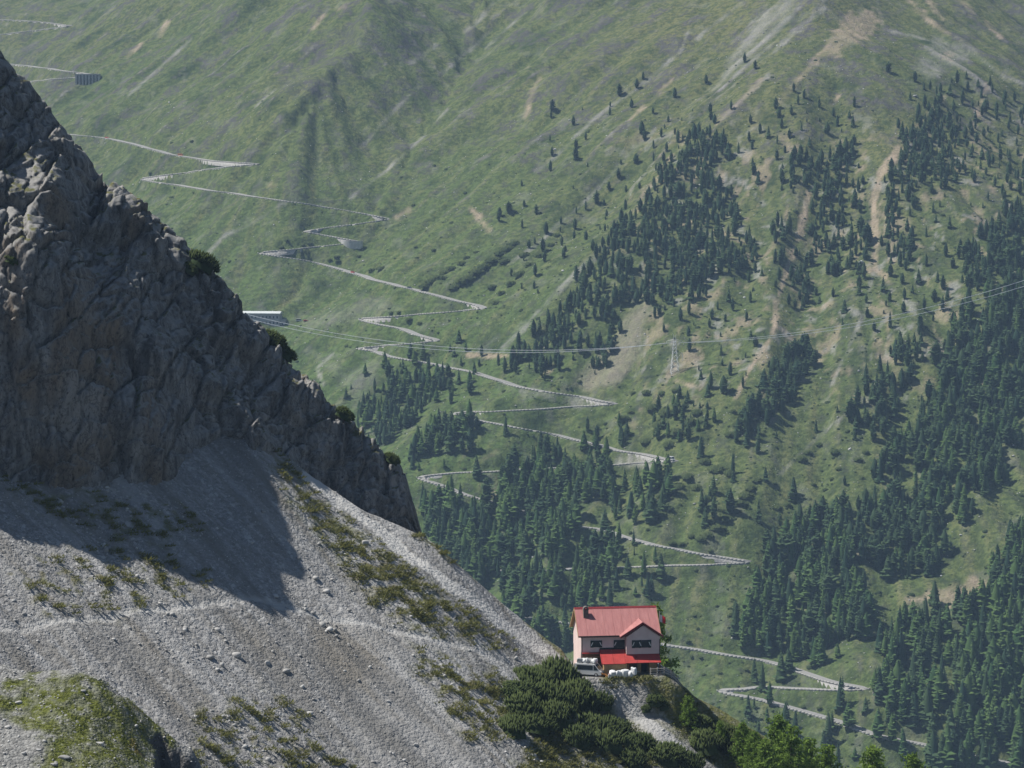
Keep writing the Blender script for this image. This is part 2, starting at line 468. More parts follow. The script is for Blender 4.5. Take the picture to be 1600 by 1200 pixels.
rub = sstep(.12, .4, 1.2*fbm(FX/24, FY/34, 121, 4, .65)+.12*LIC3)
tan = np.maximum(tan, rub*mid*.55); grey = np.maximum(grey, sstep(.2, .45, 1.2*fbm(FX/18, FY/26, 125, 4, .65))*(mid*.5+.18))
rock = np.maximum(rock, sstep(.15, .4, 1.2*fbm(FX/14, FY/20, 127, 4, .65)+.2*fbm(FX/90, FY/90, 128, 2))*(.35+.35*up))
MASK = np.stack([grey, tan, rock, dark], -1)
tone = .5+.5*np.clip(fbm(FX/260, FY/260, 111, 3)*1.6+.25*LIC2*.6, -1, 1)
lush = (1-sstep(-250, 60, FZ))*.6+.4*(1-sstep(250, 560, np.abs(U-480)))

t = NT('alpine_slope')
mk = t.attr('cover'); sp = t.split(mk.outputs['Color'])
fine = t.noise(0.22, detail=5, rough=.65)
fine2 = t.noise(0.75, detail=5, rough=.68)
lic = t.attr('streak').outputs['Fac']
g1 = t.mix(t.attr('tone').outputs['Fac'], (.092, .118, .046), (.150, .150, .062))
g1 = t.mix(t.attr('lush').outputs['Fac'], g1, (.088, .136, .046))
g1 = t.mix(t.ramp(lic, [(.45, 0.0), (.85, .75)]), g1, (.175, .165, .080))
g1 = t.mix(t.ramp(lic, [(.15, .6), (.45, 0.0)]), g1, (.048, .070, .030))
g1 = t.mix(t.ramp(fine, [(.44, 0.0), (.56, .7)]), g1, (.045, .066, .028))
g1 = t.mix(t.ramp(fine2, [(.3, .35), (.5, 0.0)]), g1, (.035, .05, .022))
c = t.mix(t.math('MULTIPLY', mk.outputs['Alpha'], t.ramp(fine, [(.3, .5), (.6, 1.0)])), g1, (.030, .048, .022))
rk = t.mix(t.noise(.35, detail=5), (.035, .036, .04), (.13, .123, .115))
c = t.mix(t.math('MULTIPLY', sp[2], t.ramp(fine, [(.38, 0.15), (.55, 1.0)])), c, rk)
gs = t.mix(fine2, (.22, .215, .20), (.36, .35, .33))
c = t.mix(t.math('MULTIPLY', sp[0], t.ramp(fine2, [(.25, .45), (.55, 1.0)])), c, gs)
tn = t.mix(fine2, (.27, .21, .15), (.44, .36, .275))
c = t.mix(t.math('MULTIPLY', sp[1], t.ramp(fine2, [(.25, .5), (.55, 1.0)])), c, tn)
t.color(c, 1.0, 0.0)
t.bump(t.math('ADD', t.math('MULTIPLY', fine, 2.2), t.math('MULTIPLY', fine2, .6)), 0.7, 1.6)
M_SLOPE = t.m
me = mesh_arrays('mountainside', np.stack([FX, FY, FZ], -1).reshape(-1, 3), grid_faces(nr_, NCOL), True,
                 {'cover': MASK.reshape(-1, 4), 'streak': (.5+.16*LIC+.14*LIC3).ravel(), 'tone': tone.ravel(), 'lush': lush.ravel()})
link('mountainside', me, M_SLOPE, kind='structure', label='hazy green mountainside with pale gullies and scattered rock')

# ------------------------------------------------------------------ near slope: scree below the cliff, crest running down to the house
HX, HY, HZ = at(970, 1053, 456.0)
GX, GY = -.55, .40
PC = HZ-GX*HX-GY*460.0
FALL = np.array([.55, -.40])/math.hypot(.55, .40)
def plane_y(px, py):
    rx, rz = ray(px, py)
    return PC/(rz-GX*rx-GY)
HA = math.radians(7.5)                                   # the house is turned by this much
HU = (math.cos(HA), math.sin(HA)); HV = (-math.sin(HA), math.cos(HA))
_c = at(908, 1052, 456.0)
HO = (_c[0], _c[1], _c[2])                               # front left corner of the house, ground level
def house_uv(x, y):
    dx = x-HO[0]; dy = y-HO[1]
    return dx*HU[0]+dy*HU[1], dx*HV[0]+dy*HV[1]
PATH_PX = [(-30, 976), (40, 976), (90, 973), (170, 962), (235, 955), (300, 950), (340, 946), (400, 945), (430, 948), (500, 962), (590, 980), (680, 1002), (760, 1020), (830, 1036), (890, 1046)]
PATH_XY = [(float(ray(a, b)[0]*plane_y(a, b)), float(plane_y(a, b))) for a, b in PATH_PX]
def h_scree(x, y):
    c = x*FALL[1]-y*FALL[0]                              # across the fall line
    f = x*FALL[0]+y*FALL[1]                              # down it
    z = PC+GX*x+GY*y
    z = z+1.6*perlin(c/26, f/90, 201)+.95*perlin(c/9, f/45, 202)+.6*fbm(c/3.2, f/14, 203, 3)
    z = z+.2*fbm(x/.9, y/.9, 207, 2)+.5*np.clip(fbm(x/7, y/7, 210, 3), 0, 1)*fbm(x/1.6, y/1.6, 211, 2, ridged=True)
    crest = 465.0+1.2*perlin(x/11, 0*x, 205)
    back = PC+GX*x+GY*crest+.6-.62*(y-crest)
    z = smin(z, back+.5*perlin(x/6, y/6, 206), 1.6)
    # channel of pale gravel below the crest
    return z
CREST_PX = [(380, 660), (480, 742), (560, 795), (660, 838), (700, 868), (760, 922), (800, 955), (830, 980), (860, 1002), (890, 1021), (908, 1036), (928, 1047), (960, 1052), (1035, 1052), (1050, 1062), (1080, 1083), (1130, 1108), (1200, 1150), (1260, 1182), (1340, 1235)]
_cb = np.arange(360, 1350, 10.0); _cd = np.zeros(len(_cb))
def crest_fix(x, y):
    return np.interp(800+FPX*x/y, _cb, _cd)*sstep(425, 463, y)
for _ in range(3):                                       # bring the crest to the line where it stands against the valley
    yy_ = np.arange(430, 520, .5)
    for k_, b0 in enumerate(_cb):
        xx_ = (b0-800)/FPX*yy_*.996
        zz_ = h_scree(xx_, yy_)+crest_fix(xx_, yy_)
        u_, v_ = project(xx_, yy_, zz_)
        _cd[k_] += (v_.min()-np.interp(b0, [a for a, b in CREST_PX], [b for a, b in CREST_PX]))*460/FPX
    _cd = np.convolve(np.pad(_cd, 2, 'edge'), [.1, .2, .4, .2, .1], 'valid')
def h_ground(x, y):
    z = h_scree(x, y)+crest_fix(x, y)
    d = poly_dist(x, y, PATH_XY)
    z = z-.18*(1-sstep(.2, .9, d))
    # level terrace under and in front of the house
    u, v = house_uv(x, y)
    du = np.maximum(np.maximum(.2-u, u-12.5), 0); dv = np.maximum(np.maximum(-3.5-v, v-9.0), 0)
    w = 1-sstep(0, 3.6, np.hypot(np.where(u > 5, du*.5, du*1.6), dv)+.5*perlin(x/2.5, y/2.5, 208))
    z = z*(1-w)+(HO[2]+.05*perlin(x/1.5, y/1.5, 209))*w
    return z
def hit_ground(px, py, y0=340.0, y1=475.0):
    rx, rz = ray(px, py)
    ys = np.arange(y0, y1, .25)
    d = ys*rz-h_ground(ys*rx, ys)
    i = int(np.argmax(d < 0))
    if i == 0: return None
    a, b = ys[i-1], ys[i]
    y = a+(b-a)*d[i-1]/(d[i-1]-d[i])
    return (float(y*rx), float(y), float(y*rz))
gx = np.arange(-112, 78, .36); gy = np.concatenate([np.arange(335, 478, .36), np.arange(478, 560, 2.0)])
SX, SY = np.meshgrid(gx, gy)
SZ = h_ground(SX, SY)
su, sv = project(SX, SY, SZ)
SJ = 5*perlin(SX/3.0, SY/3.0, 221)+3*perlin(SX/1.1, SY/1.1, 222)
def sblob(pts, soft=14.0): return 1-sstep(-soft, soft, poly_sdf(su, sv, pts)+SJ*2)
def sstroke(pts, w, soft=4.0): return 1-sstep(w-soft*.5, w+soft, poly_dist(su, sv, pts)+SJ)
c_ = SX*FALL[1]-SY*FALL[0]; f_ = SX*FALL[0]+SY*FALL[1]
clump = fbm(SX/2.1, SY/2.1, 231, 3)
G_UP = [(425, 700), (470, 745), (530, 806), (620, 876), (720, 952), (795, 1006), (740, 1002), (640, 978), (580, 935), (530, 872), (490, 822), (450, 770)]
G_MID = [(640, 1015), (720, 1035), (800, 1060), (790, 1150), (730, 1150), (690, 1090), (650, 1050)]
grass = sblob(G_UP, 30)*sstep(-.2, .08, clump)
grass = np.maximum(grass, sblob(G_MID, 22)*sstep(-.1, .2, clump))
grass = np.maximum(grass, sblob([(300, 1110), (420, 1080), (560, 1200), (560, 1260), (300, 1240)], 20)*sstep(.0, .3, clump)*.8)
grass = np.maximum(grass, sblob([(90, 968), (240, 950), (320, 900), (260, 850), (60, 860), (20, 905)], 25)*sstep(.02, .35, clump)*.8)
grass = np.maximum(grass, sblob([(1005, 1060), (1075, 1070), (1200, 1140), (1330, 1230), (1170, 1240), (1075, 1160), (1015, 1105)], 9)*.95)
grass = np.maximum(grass, sblob([(925, 1050), (1045, 1054), (1060, 1080), (1010, 1070), (945, 1063)], 5)*.9)
grass = np.maximum(grass, sstroke([(650, 832), (720, 882), (800, 948), (880, 1022)], 3, 4)*.85)
grass = np.maximum(grass, sblob([(800, 1080), (960, 1110), (1060, 1200), (1100, 1260), (780, 1260), (830, 1150)], 22)*sstep(-.45, .1, clump)*.9)
grass = np.maximum(grass, sblob([(0, 745), (150, 770), (280, 790), (340, 830), (200, 850), (60, 800)], 20)*sstep(-.1, .3, clump)*.8)
bare = np.maximum(sstroke([(480, 742), (550, 798), (650, 874), (750, 948), (850, 1022)], 6.5, 3), sstroke(PATH_PX, .9, 2.2)*.9)
bare = np.maximum(bare, .55*sstroke([(955, 1085), (1010, 1130), (1090, 1195)], 7, 4))
grass = grass*(1-bare)
soil = np.maximum(sblob([(480, 975), (600, 985), (610, 1010), (580, 1060), (540, 1080), (500, 1040)], 22)*.75, sstep(.1, .5, fbm(c_/3, f_/26, 241, 4))*.6)
smooth = np.maximum(bare, sblob([(500, 1010), (640, 1010), (720, 1120), (720, 1200), (560, 1200), (520, 1100)], 30))
SM = np.stack([grass, bare, soil, smooth], -1)
band = .5+.5*np.clip(1.1*fbm(c_/5.5, f_/60, 255, 4)+.3*fbm(c_/1.6, f_/18, 256, 2), -1, 1)
band = np.where(grass > .3, .49, band)
track = np.maximum((1-sstep(.25, .75, poly_dist(SX, SY, PATH_XY)+.25*perlin(SX/1.2, SY/1.2, 258)))*.5, sstroke([(480, 742), (550, 798), (650, 874), (750, 948), (850, 1022)], 6.5, 3)*.9)
strk = .5+.5*np.clip(fbm(c_/1.8, f_/22, 251, 3)*1.4, -1, 1)

t = NT('limestone_scree')
mk = t.attr('cover'); sp = t.split(mk.outputs['Color'])
v1 = t.n('ShaderNodeTexVoronoi'); v1.inputs['Scale'].default_value = 1.9
t.t.links.new(t.coord(), v1.inputs['Vector'])
v2 = t.n('ShaderNodeTexVoronoi'); v2.inputs['Scale'].default_value = 4.6
t.t.links.new(t.coord(), v2.inputs['Vector'])
cell = t.split(v1.outputs['Color'])[0]; cell2 = t.split(v2.outputs['Color'])[1]
n_ = t.noise(.12, detail=5)
g = t.mix(cell2, (.175, .176, .178), (.315, .315, .315))
g = t.mix(t.ramp(cell, [(.75, 0.0), (.95, .8)]), g, (.43, .43, .425))
g = t.mix(t.ramp(cell, [(.05, .75), (.22, 0.0)]), g, (.16, .155, .15))
sm = t.mix(t.noise(2.2, detail=4), (.225, .224, .22), (.30, .297, .29))
g = t.mix(t.math('MULTIPLY', mk.outputs['Alpha'], .75), g, sm)
g = t.mix(t.math('MULTIPLY', t.ramp(n_, [(.35, 0.0), (.65, 1.0)]), .35), g, (.27, .265, .258))
g = t.mix(t.math('MULTIPLY', t.ramp(t.attr('streak').outputs['Fac'], [(.45, 0.0), (.75, 1.0)]), .6), g, (.17, .163, .15))
g = t.mix(sp[2], g, (.175, .160, .135))
g = t.mix(t.math('MULTIPLY', sp[1], .85), g, t.mix(t.noise(1.5), (.34, .34, .338), (.42, .42, .412)))
gr = t.mix(t.noise(.9, detail=4, rough=.7), (.075, .085, .022), (.15, .15, .05))
gr = t.mix(t.ramp(t.noise(.25), [(.45, 0.0), (.6, .6)]), gr, (.15, .125, .055))
g = t.mix(t.math('MULTIPLY', sp[0], t.ramp(t.noise(1.1, detail=4), [(.3, .4), (.5, 1.0)])), g, gr)
g = t.mix(t.math('MULTIPLY', t.ramp(t.attr('band').outputs['Fac'], [(.52, 0.0), (.72, 1.0)]), .6), g, (.36, .36, .357))
g = t.mix(t.math('MULTIPLY', t.ramp(t.attr('band').outputs['Fac'], [(.3, 1.0), (.46, 0.0)]), .55), g, (.15, .147, .14))
g = t.mix(t.attr('track').outputs['Fac'], g, (.46, .455, .44))
t.color(g, .95, .12)
hgt = t.math('ADD', t.math('MULTIPLY', v1.outputs['Distance'], -.35), t.math('MULTIPLY', v2.outputs['Distance'], -.18))
t.bump(hgt, .85, .55)
M_SCREE = t.m
me = mesh_arrays('scree_slope', np.stack([SX, SY, SZ], -1).reshape(-1, 3), grid_faces(*SX.shape), True,
                 {'cover': SM.reshape(-1, 4), 'streak': strk.ravel(), 'band': band.ravel(), 'track': track.ravel()})
link('scree_slope', me, M_SCREE, kind='structure', label='grey limestone scree slope with grass patches and a thin footpath')

# ------------------------------------------------------------------ cliff
WN = np.array([.30, -.66, .69]); WN /= np.linalg.norm(WN)
E1 = np.cross(np.array([0, 0, 1.0]), -WN); E1 /= np.linalg.norm(E1)
if E1[0] < 0: E1 = -E1
E2 = np.cross(WN, E1)
if E2[2] < 0: E2 = -E2
sky_pts = [(-420, -330, 470), (-150, -80, 464), (0, 75, 464), (40, 118, 465), (100, 190, 466), (150, 258, 468), (230, 318, 470), (300, 385, 472), (345, 425, 474),
           (400, 495, 477), (450, 555, 480), (500, 605, 482), (560, 660, 484), (620, 715, 486), (648, 757, 487), (660, 800, 487)]
ctrl = [at(*p) for p in sky_pts]
for px, py, Y in sky_pts[:-1]:
    x, y, z = at(px, py, Y)
    ctrl += [(x+4, y+14, z-6), (x+10, y+40, z-32)]
base = [(-420, 760), (-150, 745), (0, 735), (140, 760), (265, 772)]
for px, py in base:
    Y = float(plane_y(px, py)); x, y, z = at(px, py, Y)
    ctrl += [(x, y-.5, z), (x+2, y-4, z-12), (x+5, y-10, z-30)]
face = [(0, 600, 424.5), (0, 450, 424.5), (0, 330, 432), (0, 180, 450), (70, 600, 425.5), (75, 480, 425.5), (75, 380, 431), (75, 280, 446), (140, 650, 430), (140, 520, 435), (140, 420, 443), (140, 330, 456),
        (250, 680, 439), (250, 560, 448), (250, 470, 458), (250, 390, 467), (200, 600, 440), (200, 480, 449), (-200, 500, 414), (-200, 200, 426), (-200, 0, 448), (-420, 400, 402), (-420, 0, 428),
        (300, 700, 450), (330, 640, 457), (330, 560, 463), (330, 480, 470), (420, 640, 466), (420, 570, 473), (500, 665, 478), (470, 690, 475),
        (560, 740, 480), (620, 790, 482), (652, 830, 484), (652, 790, 486), (600, 800, 481)]
ctrl += [at(*p) for p in face]
for px, py, Y in [(300, 745, 449), (360, 720, 457), (420, 695, 462), (520, 760, 478), (600, 860, 481), (652, 880, 484)]:
    x, y, z = at(px, py, Y); ctrl += [(x, y, z), (x+1, y-3, z-12), (x+3, y-8, z-30)]
for px, py, Y in [(664, 800, 494), (670, 800, 506), (664, 850, 492), (672, 860, 506)]:
    ctrl.append(at(px, py, Y))
ctrl = np.array(ctrl)
ca, cb, ch = ctrl@E1, ctrl@E2, ctrl@WN
def tps_fit(a, b, h, lam=.6):
    n = len(a); d2 = (a[:, None]-a)**2+(b[:, None]-b)**2
    K = .5*d2*np.log(d2+1e-9)+lam*np.eye(n)
    Pm = np.stack([np.ones(n), a, b], 1)
    A = np.block([[K, Pm], [Pm.T, np.zeros((3, 3))]])
    return np.linalg.solve(A, np.concatenate([h, np.zeros(3)]))
def tps_eval(w, a, b, qa, qb):
    out = w[-3]+w[-2]*qa+w[-1]*qb
    for i in range(len(a)):
        d2 = (qa-a[i])**2+(qb-b[i])**2
        out = out+w[i]*.5*d2*np.log(d2+1e-9)
    return out
W_ = tps_fit(ca, cb, ch)
a0, a1 = -250, -2
b_ = cb
ga = np.arange(np.interp(0, [0, 1], [0, 0])+ca.min()+20, ca.max()+4, .27)
gb = np.arange(cb.min()+10, cb.max()+2, .27)
QA, QB = np.meshgrid(ga, gb)
cA, cB = np.meshgrid(ga[::5], gb[::5])
Hc = tps_eval(W_, ca, cb, cA, cB)
Hh = upsample_rc(Hc, np.arange(len(gb))/5, np.arange(len(ga))/5)
def cliff_xyz(h): return QA[..., None]*E1+QB[..., None]*E2+h[..., None]*WN
P0 = cliff_xyz(Hh)
X0, Y0, Z0 = P0[..., 0], P0[..., 1], P0[..., 2]
sk = math.radians(43)
q = -(X0*math.sin(sk)+Z0*math.cos(sk))                   # distance below the crest line, square to it
q = q+3.0*perlin(X0/13, Z0/13, 301)+1.2*perlin(X0/4.5, Z0/4.5, 302)
r = X0*math.cos(sk)-Z0*math.sin(sk)
def terrace(v, hard=.72):
    k = np.floor(v); fr = v-k
    return k+sstep(hard, 1.0, fr)-v
def facets(x, y, sx, sy, seed, tilt, split=0.0):
    """broken rock: each jittered cell gets its own level and tilt"""
    gx_, gy_ = x/sx, y/sy
    ix, iy = np.floor(gx_), np.floor(gy_)
    bd = np.full(x.shape, 1e9); b2 = np.full(x.shape, 1e9); val = np.zeros(x.shape)
    for dx in (-1, 0, 1):
        for dy in (-1, 0, 1):
            h = _hash(ix+dx, iy+dy, seed)
            jx = (h & 255)/255.0; jy = ((h >> 8) & 255)/255.0
            ex = gx_-(ix+dx+jx); ey = gy_-(iy+dy+jy)
            d = ex*ex+ey*ey; m = d < bd
            lev = ((h >> 16) & 255)/255.0-.5
            a = ((h >> 24) & 63)/63.0-.5; b = ((h >> 5) & 63)/63.0-.5
            val = np.where(m, lev+tilt*(a*ex+b*ey), val); b2 = np.where(m, bd, np.minimum(b2, d)); bd = np.where(m, d, bd)
    return val-split*(1-sstep(.02, .12, np.sqrt(b2)-np.sqrt(bd)))
amp = 1.7+1.3*perlin(r/30, q/30, 303)
Dl = -amp*2.0*terrace(q/9.5)-.9*terrace(q/3.3+.5*perlin(r/6, q/6, 304), .6)+2.2*fbm((X0-.12*Z0)/9, Z0/36, 311, 2)
def planes(a, k):                                        # keep every k-th value: broad flat faces with straight edges
    b_ = np.pad(a, ((0, k), (0, k)), 'edge')[::k, ::k]
    return upsample_rc(b_, np.arange(a.shape[0])/k, np.arange(a.shape[1])/k)
Hh = Hh+planes(Dl, 9)
wx_ = X0+.4*perlin(X0/3, Z0/3, 351); wz_ = Z0+.4*perlin(X0/3, Z0/3, 352)
col = wx_-.12*wz_
Hh = Hh+2.1*facets(col, wz_+.6*wx_, 4.6, 7.5, 361, 1.3, .45)
_u0, _v0 = project(X0, Y0, Z0)
calm = .55+.45*(1-sstep(90, 190, poly_dist(_u0, _v0, [(a, b) for a, b, _ in sky_pts])))
Hh = Hh+1.0*calm*facets(col, wz_+.5*wx_, 1.9, 2.6, 362, 1.2, .5)
Hh = Hh+.5*calm*facets(wx_, wz_, .85, 1.0, 363, 1.2)
Hh = Hh+1.2*(1-calm)*facets(col, wz_*.35, 3.2, 9.0, 365, .5, .6)
Hh = Hh+planes(-.5*terrace((Z0+.28*X0+.4*perlin(X0/9, Z0/9, 371))/2.1, .45), 3)
crack = np.clip(.06-np.abs(perlin(col/4.2+.5*perlin(X0/5, Z0/5, 320), Z0/22, 313)), 0, 1)/.06
Hh = Hh-1.1*crack-1.6
P1 = cliff_xyz(Hh)
cu, cv = project(P1[..., 0], P1[..., 1], P1[..., 2])
# settle the crest on the line where it stands against the valley
for _ in range(3):
    bins = np.arange(-500, 700, 12.0); top = np.full(len(bins), np.nan)
    k = np.clip(((cu+500)/12).astype(int), 0, len(bins)-1)
    mn = np.full(len(bins), 1e9); np.minimum.at(mn, k.ravel(), cv.ravel())
    want = np.interp(bins+6, [a for a, b, c in sky_pts]+[668, 690], [b for a, b, c in sky_pts]+[860, 900])
    err = np.where(mn < 1e8, want-mn, 0); err = np.convolve(np.pad(err, 2, 'edge'), np.ones(5)/5, 'valid')
    e_ = np.interp(cu, bins+6, err); w_ = 1-sstep(20, 260, cv-np.interp(cu, bins+6, want))
    P1[..., 2] -= e_*w_*P1[..., 1]/FPX
    cu, cv = project(P1[..., 0], P1[..., 1], P1[..., 2])
ochre = sstep(.1, .45, fbm(col/9, Z0/26, 331, 4)+.12*np.sin(X0/6))*(.15+.85*(1-sstep(200, 300, cu))*sstep(250, 330, cv))
for cx, cy, rx_, ry_ in [(85, 330, 22, 70), (105, 480, 20, 60), (25, 470, 18, 50), (235, 640, 16, 60), (240, 740, 22, 30), (80, 720, 26, 25), (165, 700, 14, 50), (370, 725, 30, 12), (40, 600, 20, 40)]:
    ochre = np.maximum(ochre, .9*(1-sstep(.4, 1.3, np.hypot((cu-cx)/rx_, (cv-cy)/ry_)+.5*perlin(X0/3, Z0/5, 333))))
stain = sstep(.12, .5, fbm(col/4.2, Z0/40, 341, 4))
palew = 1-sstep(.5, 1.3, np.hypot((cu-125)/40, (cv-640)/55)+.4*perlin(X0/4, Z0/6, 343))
CM = np.stack([ochre, stain, palew, 1-sstep(20, 110, -(0.0)+poly_dist(cu, cv, [(a, b) for a, b, _ in sky_pts]))], -1)
t = NT('dolomite_cliff')
mk = t.attr('cover'); sp = t.split(mk.outputs['Color'])
vc = t.coord((1, 1, .28))
wn_ = t.n('ShaderNodeTexNoise'); wn_.inputs['Scale'].default_value = .35; wn_.inputs['Detail'].default_value = 4
t.t.links.new(t.coord(), wn_.inputs['Vector'])
wm_ = t.n('ShaderNodeVectorMath', operation='SCALE'); wm_.inputs['Scale'].default_value = 6.0
t.t.links.new(wn_.outputs['Color'], wm_.inputs[0])
wa_ = t.n('ShaderNodeVectorMath', operation='ADD'); t.t.links.new(t.coord((1, 1, .4)), wa_.inputs[0]); t.t.links.new(wm_.outputs[0], wa_.inputs[1])
WARP = wa_.outputs[0]
n1_ = t.noise(.55, vc, 6, .65); n2_ = t.noise(2.4, t.coord((1, 1, .6)), 5, .65)
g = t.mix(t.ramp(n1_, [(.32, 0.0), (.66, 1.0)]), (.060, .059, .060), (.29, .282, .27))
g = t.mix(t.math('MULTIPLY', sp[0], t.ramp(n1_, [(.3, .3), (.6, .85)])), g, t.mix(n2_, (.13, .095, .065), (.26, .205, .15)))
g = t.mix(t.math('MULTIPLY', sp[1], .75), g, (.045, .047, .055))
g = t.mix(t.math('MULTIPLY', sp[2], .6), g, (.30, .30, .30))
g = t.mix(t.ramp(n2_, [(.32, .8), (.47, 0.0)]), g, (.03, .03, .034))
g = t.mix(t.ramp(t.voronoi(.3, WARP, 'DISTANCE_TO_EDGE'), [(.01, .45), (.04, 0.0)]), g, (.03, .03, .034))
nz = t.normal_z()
g = t.mix(t.ramp(nz, [(.38, 0.0), (.66, .85)]), g, t.mix(t.noise(3.0, detail=4), (.15, .149, .146), (.33, .326, .315)))  # upward faces paled to look sunlit, and as pale debris
gr = t.mix(t.noise(1.2, detail=3), (.05, .06, .015), (.14, .135, .045))
g = t.mix(t.math('MULTIPLY', t.ramp(nz, [(.6, 0.0), (.82, 1.0)]), t.ramp(t.noise(.33, detail=4), [(.5, 0.0), (.6, .9)])), g, gr)
t.color(g, .95, .12)
t.bump(t.math('ADD', t.math('MULTIPLY', n2_, .5), t.math('MULTIPLY', t.voronoi(1.3, t.coord((1, 1, .7))), .3)), .6, .4)
M_CLIFF = t.m
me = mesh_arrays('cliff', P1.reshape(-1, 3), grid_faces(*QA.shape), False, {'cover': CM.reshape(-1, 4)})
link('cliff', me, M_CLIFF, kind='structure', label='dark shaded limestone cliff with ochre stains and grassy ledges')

# ------------------------------------------------------------------ grassy knoll in front
KY = 300.0
KP = [(-220, 1010), (-100, 1026), (0, 1040), (60, 1050), (110, 1056), (160, 1066), (200, 1090), (240, 1130), (265, 1150), (300, 1168), (318, 1195)]
kx = np.array([at(a, b, KY)[0] for a, b in KP]); kz = np.array([at(a, b, KY)[2] for a, b in KP])
def h_knoll(x, y):
    top = np.interp(x, kx, kz)
    over = np.maximum(x-kx[-1], 0)
    top = top-over*2.6
    front = top-.42*(KY-y)-.25*np.maximum(x+42, 0)*np.maximum(KY-y, 0)/40
    back = top-.75*(y-KY)
    z = smin(front, back, 1.2)+.3
    z = z+.9*perlin(x/7, y/7, 401)+.35*fbm(x/2, y/2, 402, 3)
    cut = np.minimum(x+37.2+.8*perlin(y/2, x/2, 407), (KY-1.2)-y+.5*perlin(x/1.5, y/1.5, 408))
    z = z-5.5*sstep(0, 1.6, cut)-.9*sstep(-.2, .8, cut)*fbm(x/1.0, y/1.0, 406, 3, ridged=True)
    drop = sstep(-32.6, -30.2, x-.35*(KY-y)+1.2*perlin(y/3, x/5, 404))
    return z-drop*(7+1.2*fbm(x/1.1, y/1.1, 405, 3, ridged=True))
kgx = np.arange(-74, -22, .2); kgy = np.arange(268, 322, .22)
KX_, KY_ = np.meshgrid(kgx, kgy)
KZ_ = h_knoll(KX_, KY_)
ku, kv = project(KX_, KY_, KZ_)
KJ = 8*perlin(KX_/2.0, KY_/2.0, 411)
kg = (.6+.4*sstep(-.2, .15, fbm(KX_/1.6, KY_/1.6, 415, 3)))*1.0-sstep(-12, 22, poly_sdf(ku, kv, [(60, 1058), (150, 1066), (210, 1095), (270, 1150), (250, 1185), (180, 1215), (60, 1215), (70, 1150), (20, 1110), (-60, 1120), (-60, 1075), (20, 1072)])+KJ*3)
red = sstep(.15, .4, fbm(KX_/2.4, KY_/2.4, 421, 3))*sstep(180, 230, ku)
t = NT('stony_turf')
mk = t.attr('cover'); sp = t.split(mk.outputs['Color'])
vor = t.n('ShaderNodeTexVoronoi'); vor.inputs['Scale'].default_value = 3.4
t.t.links.new(t.coord(), vor.inputs['Vector'])
cl = t.split(vor.outputs['Color'])[0]
g = t.mix(t.noise(.6, detail=4), (.085, .105, .024), (.14, .15, .038))
g = t.mix(t.ramp(t.noise(2.5, detail=4), [(.35, .7), (.55, 0.0)]), g, (.055, .062, .018))
g = t.mix(t.math('MULTIPLY', sp[1], .75), g, t.mix(t.noise(1.5), (.12, .085, .028), (.17, .10, .04)))
st = t.mix(cl, (.13, .13, .127), (.29, .29, .28))
g = t.mix(t.math('MAXIMUM', t.ramp(cl, [(.93, 0.0), (.96, .8)]), t.math('SUBTRACT', 1.0, sp[0])), g, st)
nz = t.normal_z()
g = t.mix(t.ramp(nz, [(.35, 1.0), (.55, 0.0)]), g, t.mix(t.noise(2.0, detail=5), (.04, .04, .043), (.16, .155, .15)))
t.color(g, .95, .1)
t.bump(t.math('ADD', t.noise(2.0, detail=5), t.math('MULTIPLY', vor.outputs['Distance'], -.5)), .8, .3)
M_TURF = t.m
KM = np.stack([kg, red, 0*kg, 0*kg+1], -1)
me = mesh_arrays('grassy_knoll', np.stack([KX_, KY_, KZ_], -1).reshape(-1, 3), grid_faces(*KX_.shape), True, {'cover': np.clip(KM, 0, 1).reshape(-1, 4)})
link('grassy_knoll', me, M_TURF, kind='structure', label='bright green stony knoll in front of the scree')

# ------------------------------------------------------------------ road surface, walls and kerb stones
t = NT('old_asphalt'); n_ = t.noise(.6, detail=5)
t.color(t.mix(n_, (.20, .20, .196), (.29, .285, .275)), .9, .15); M_ROAD = t.m
t = NT('rubble_wall'); v_ = t.n('ShaderNodeTexVoronoi'); v_.inputs['Scale'].default_value = 1.1
t.t.links.new(t.coord(), v_.inputs['Vector'])
t.color(t.mix(t.split(v_.outputs['Color'])[0], (.26, .252, .24), (.42, .41, .385)), .95, .1)
t.bump(v_.outputs['Distance'], .6, .3); M_WALL = t.m
M_KERB = plain('kerb_stone', (.36, .352, .333), .9, .25, .5)
rv, rf, wv, wf, kv_, kf = [], [], [], [], [], []
rng = np.random.default_rng(5)
def box_pts(c, d, n, l, w, h):
    """box with its base at c, along unit d, across n"""
    out = []
    for dz in (-.4, h):
        for a, b in ((-l/2, -w/2), (l/2, -w/2), (l/2, w/2), (-l/2, w/2)):
            out.append((c[0]+d[0]*a+n[0]*b, c[1]+d[1]*a+n[1]*b, c[2]+dz))
    return out
BOXF = [(0, 3, 2, 1), (4, 5, 6, 7), (0, 1, 5, 4), (1, 2, 6, 5), (2, 3, 7, 6), (3, 0, 4, 7)]
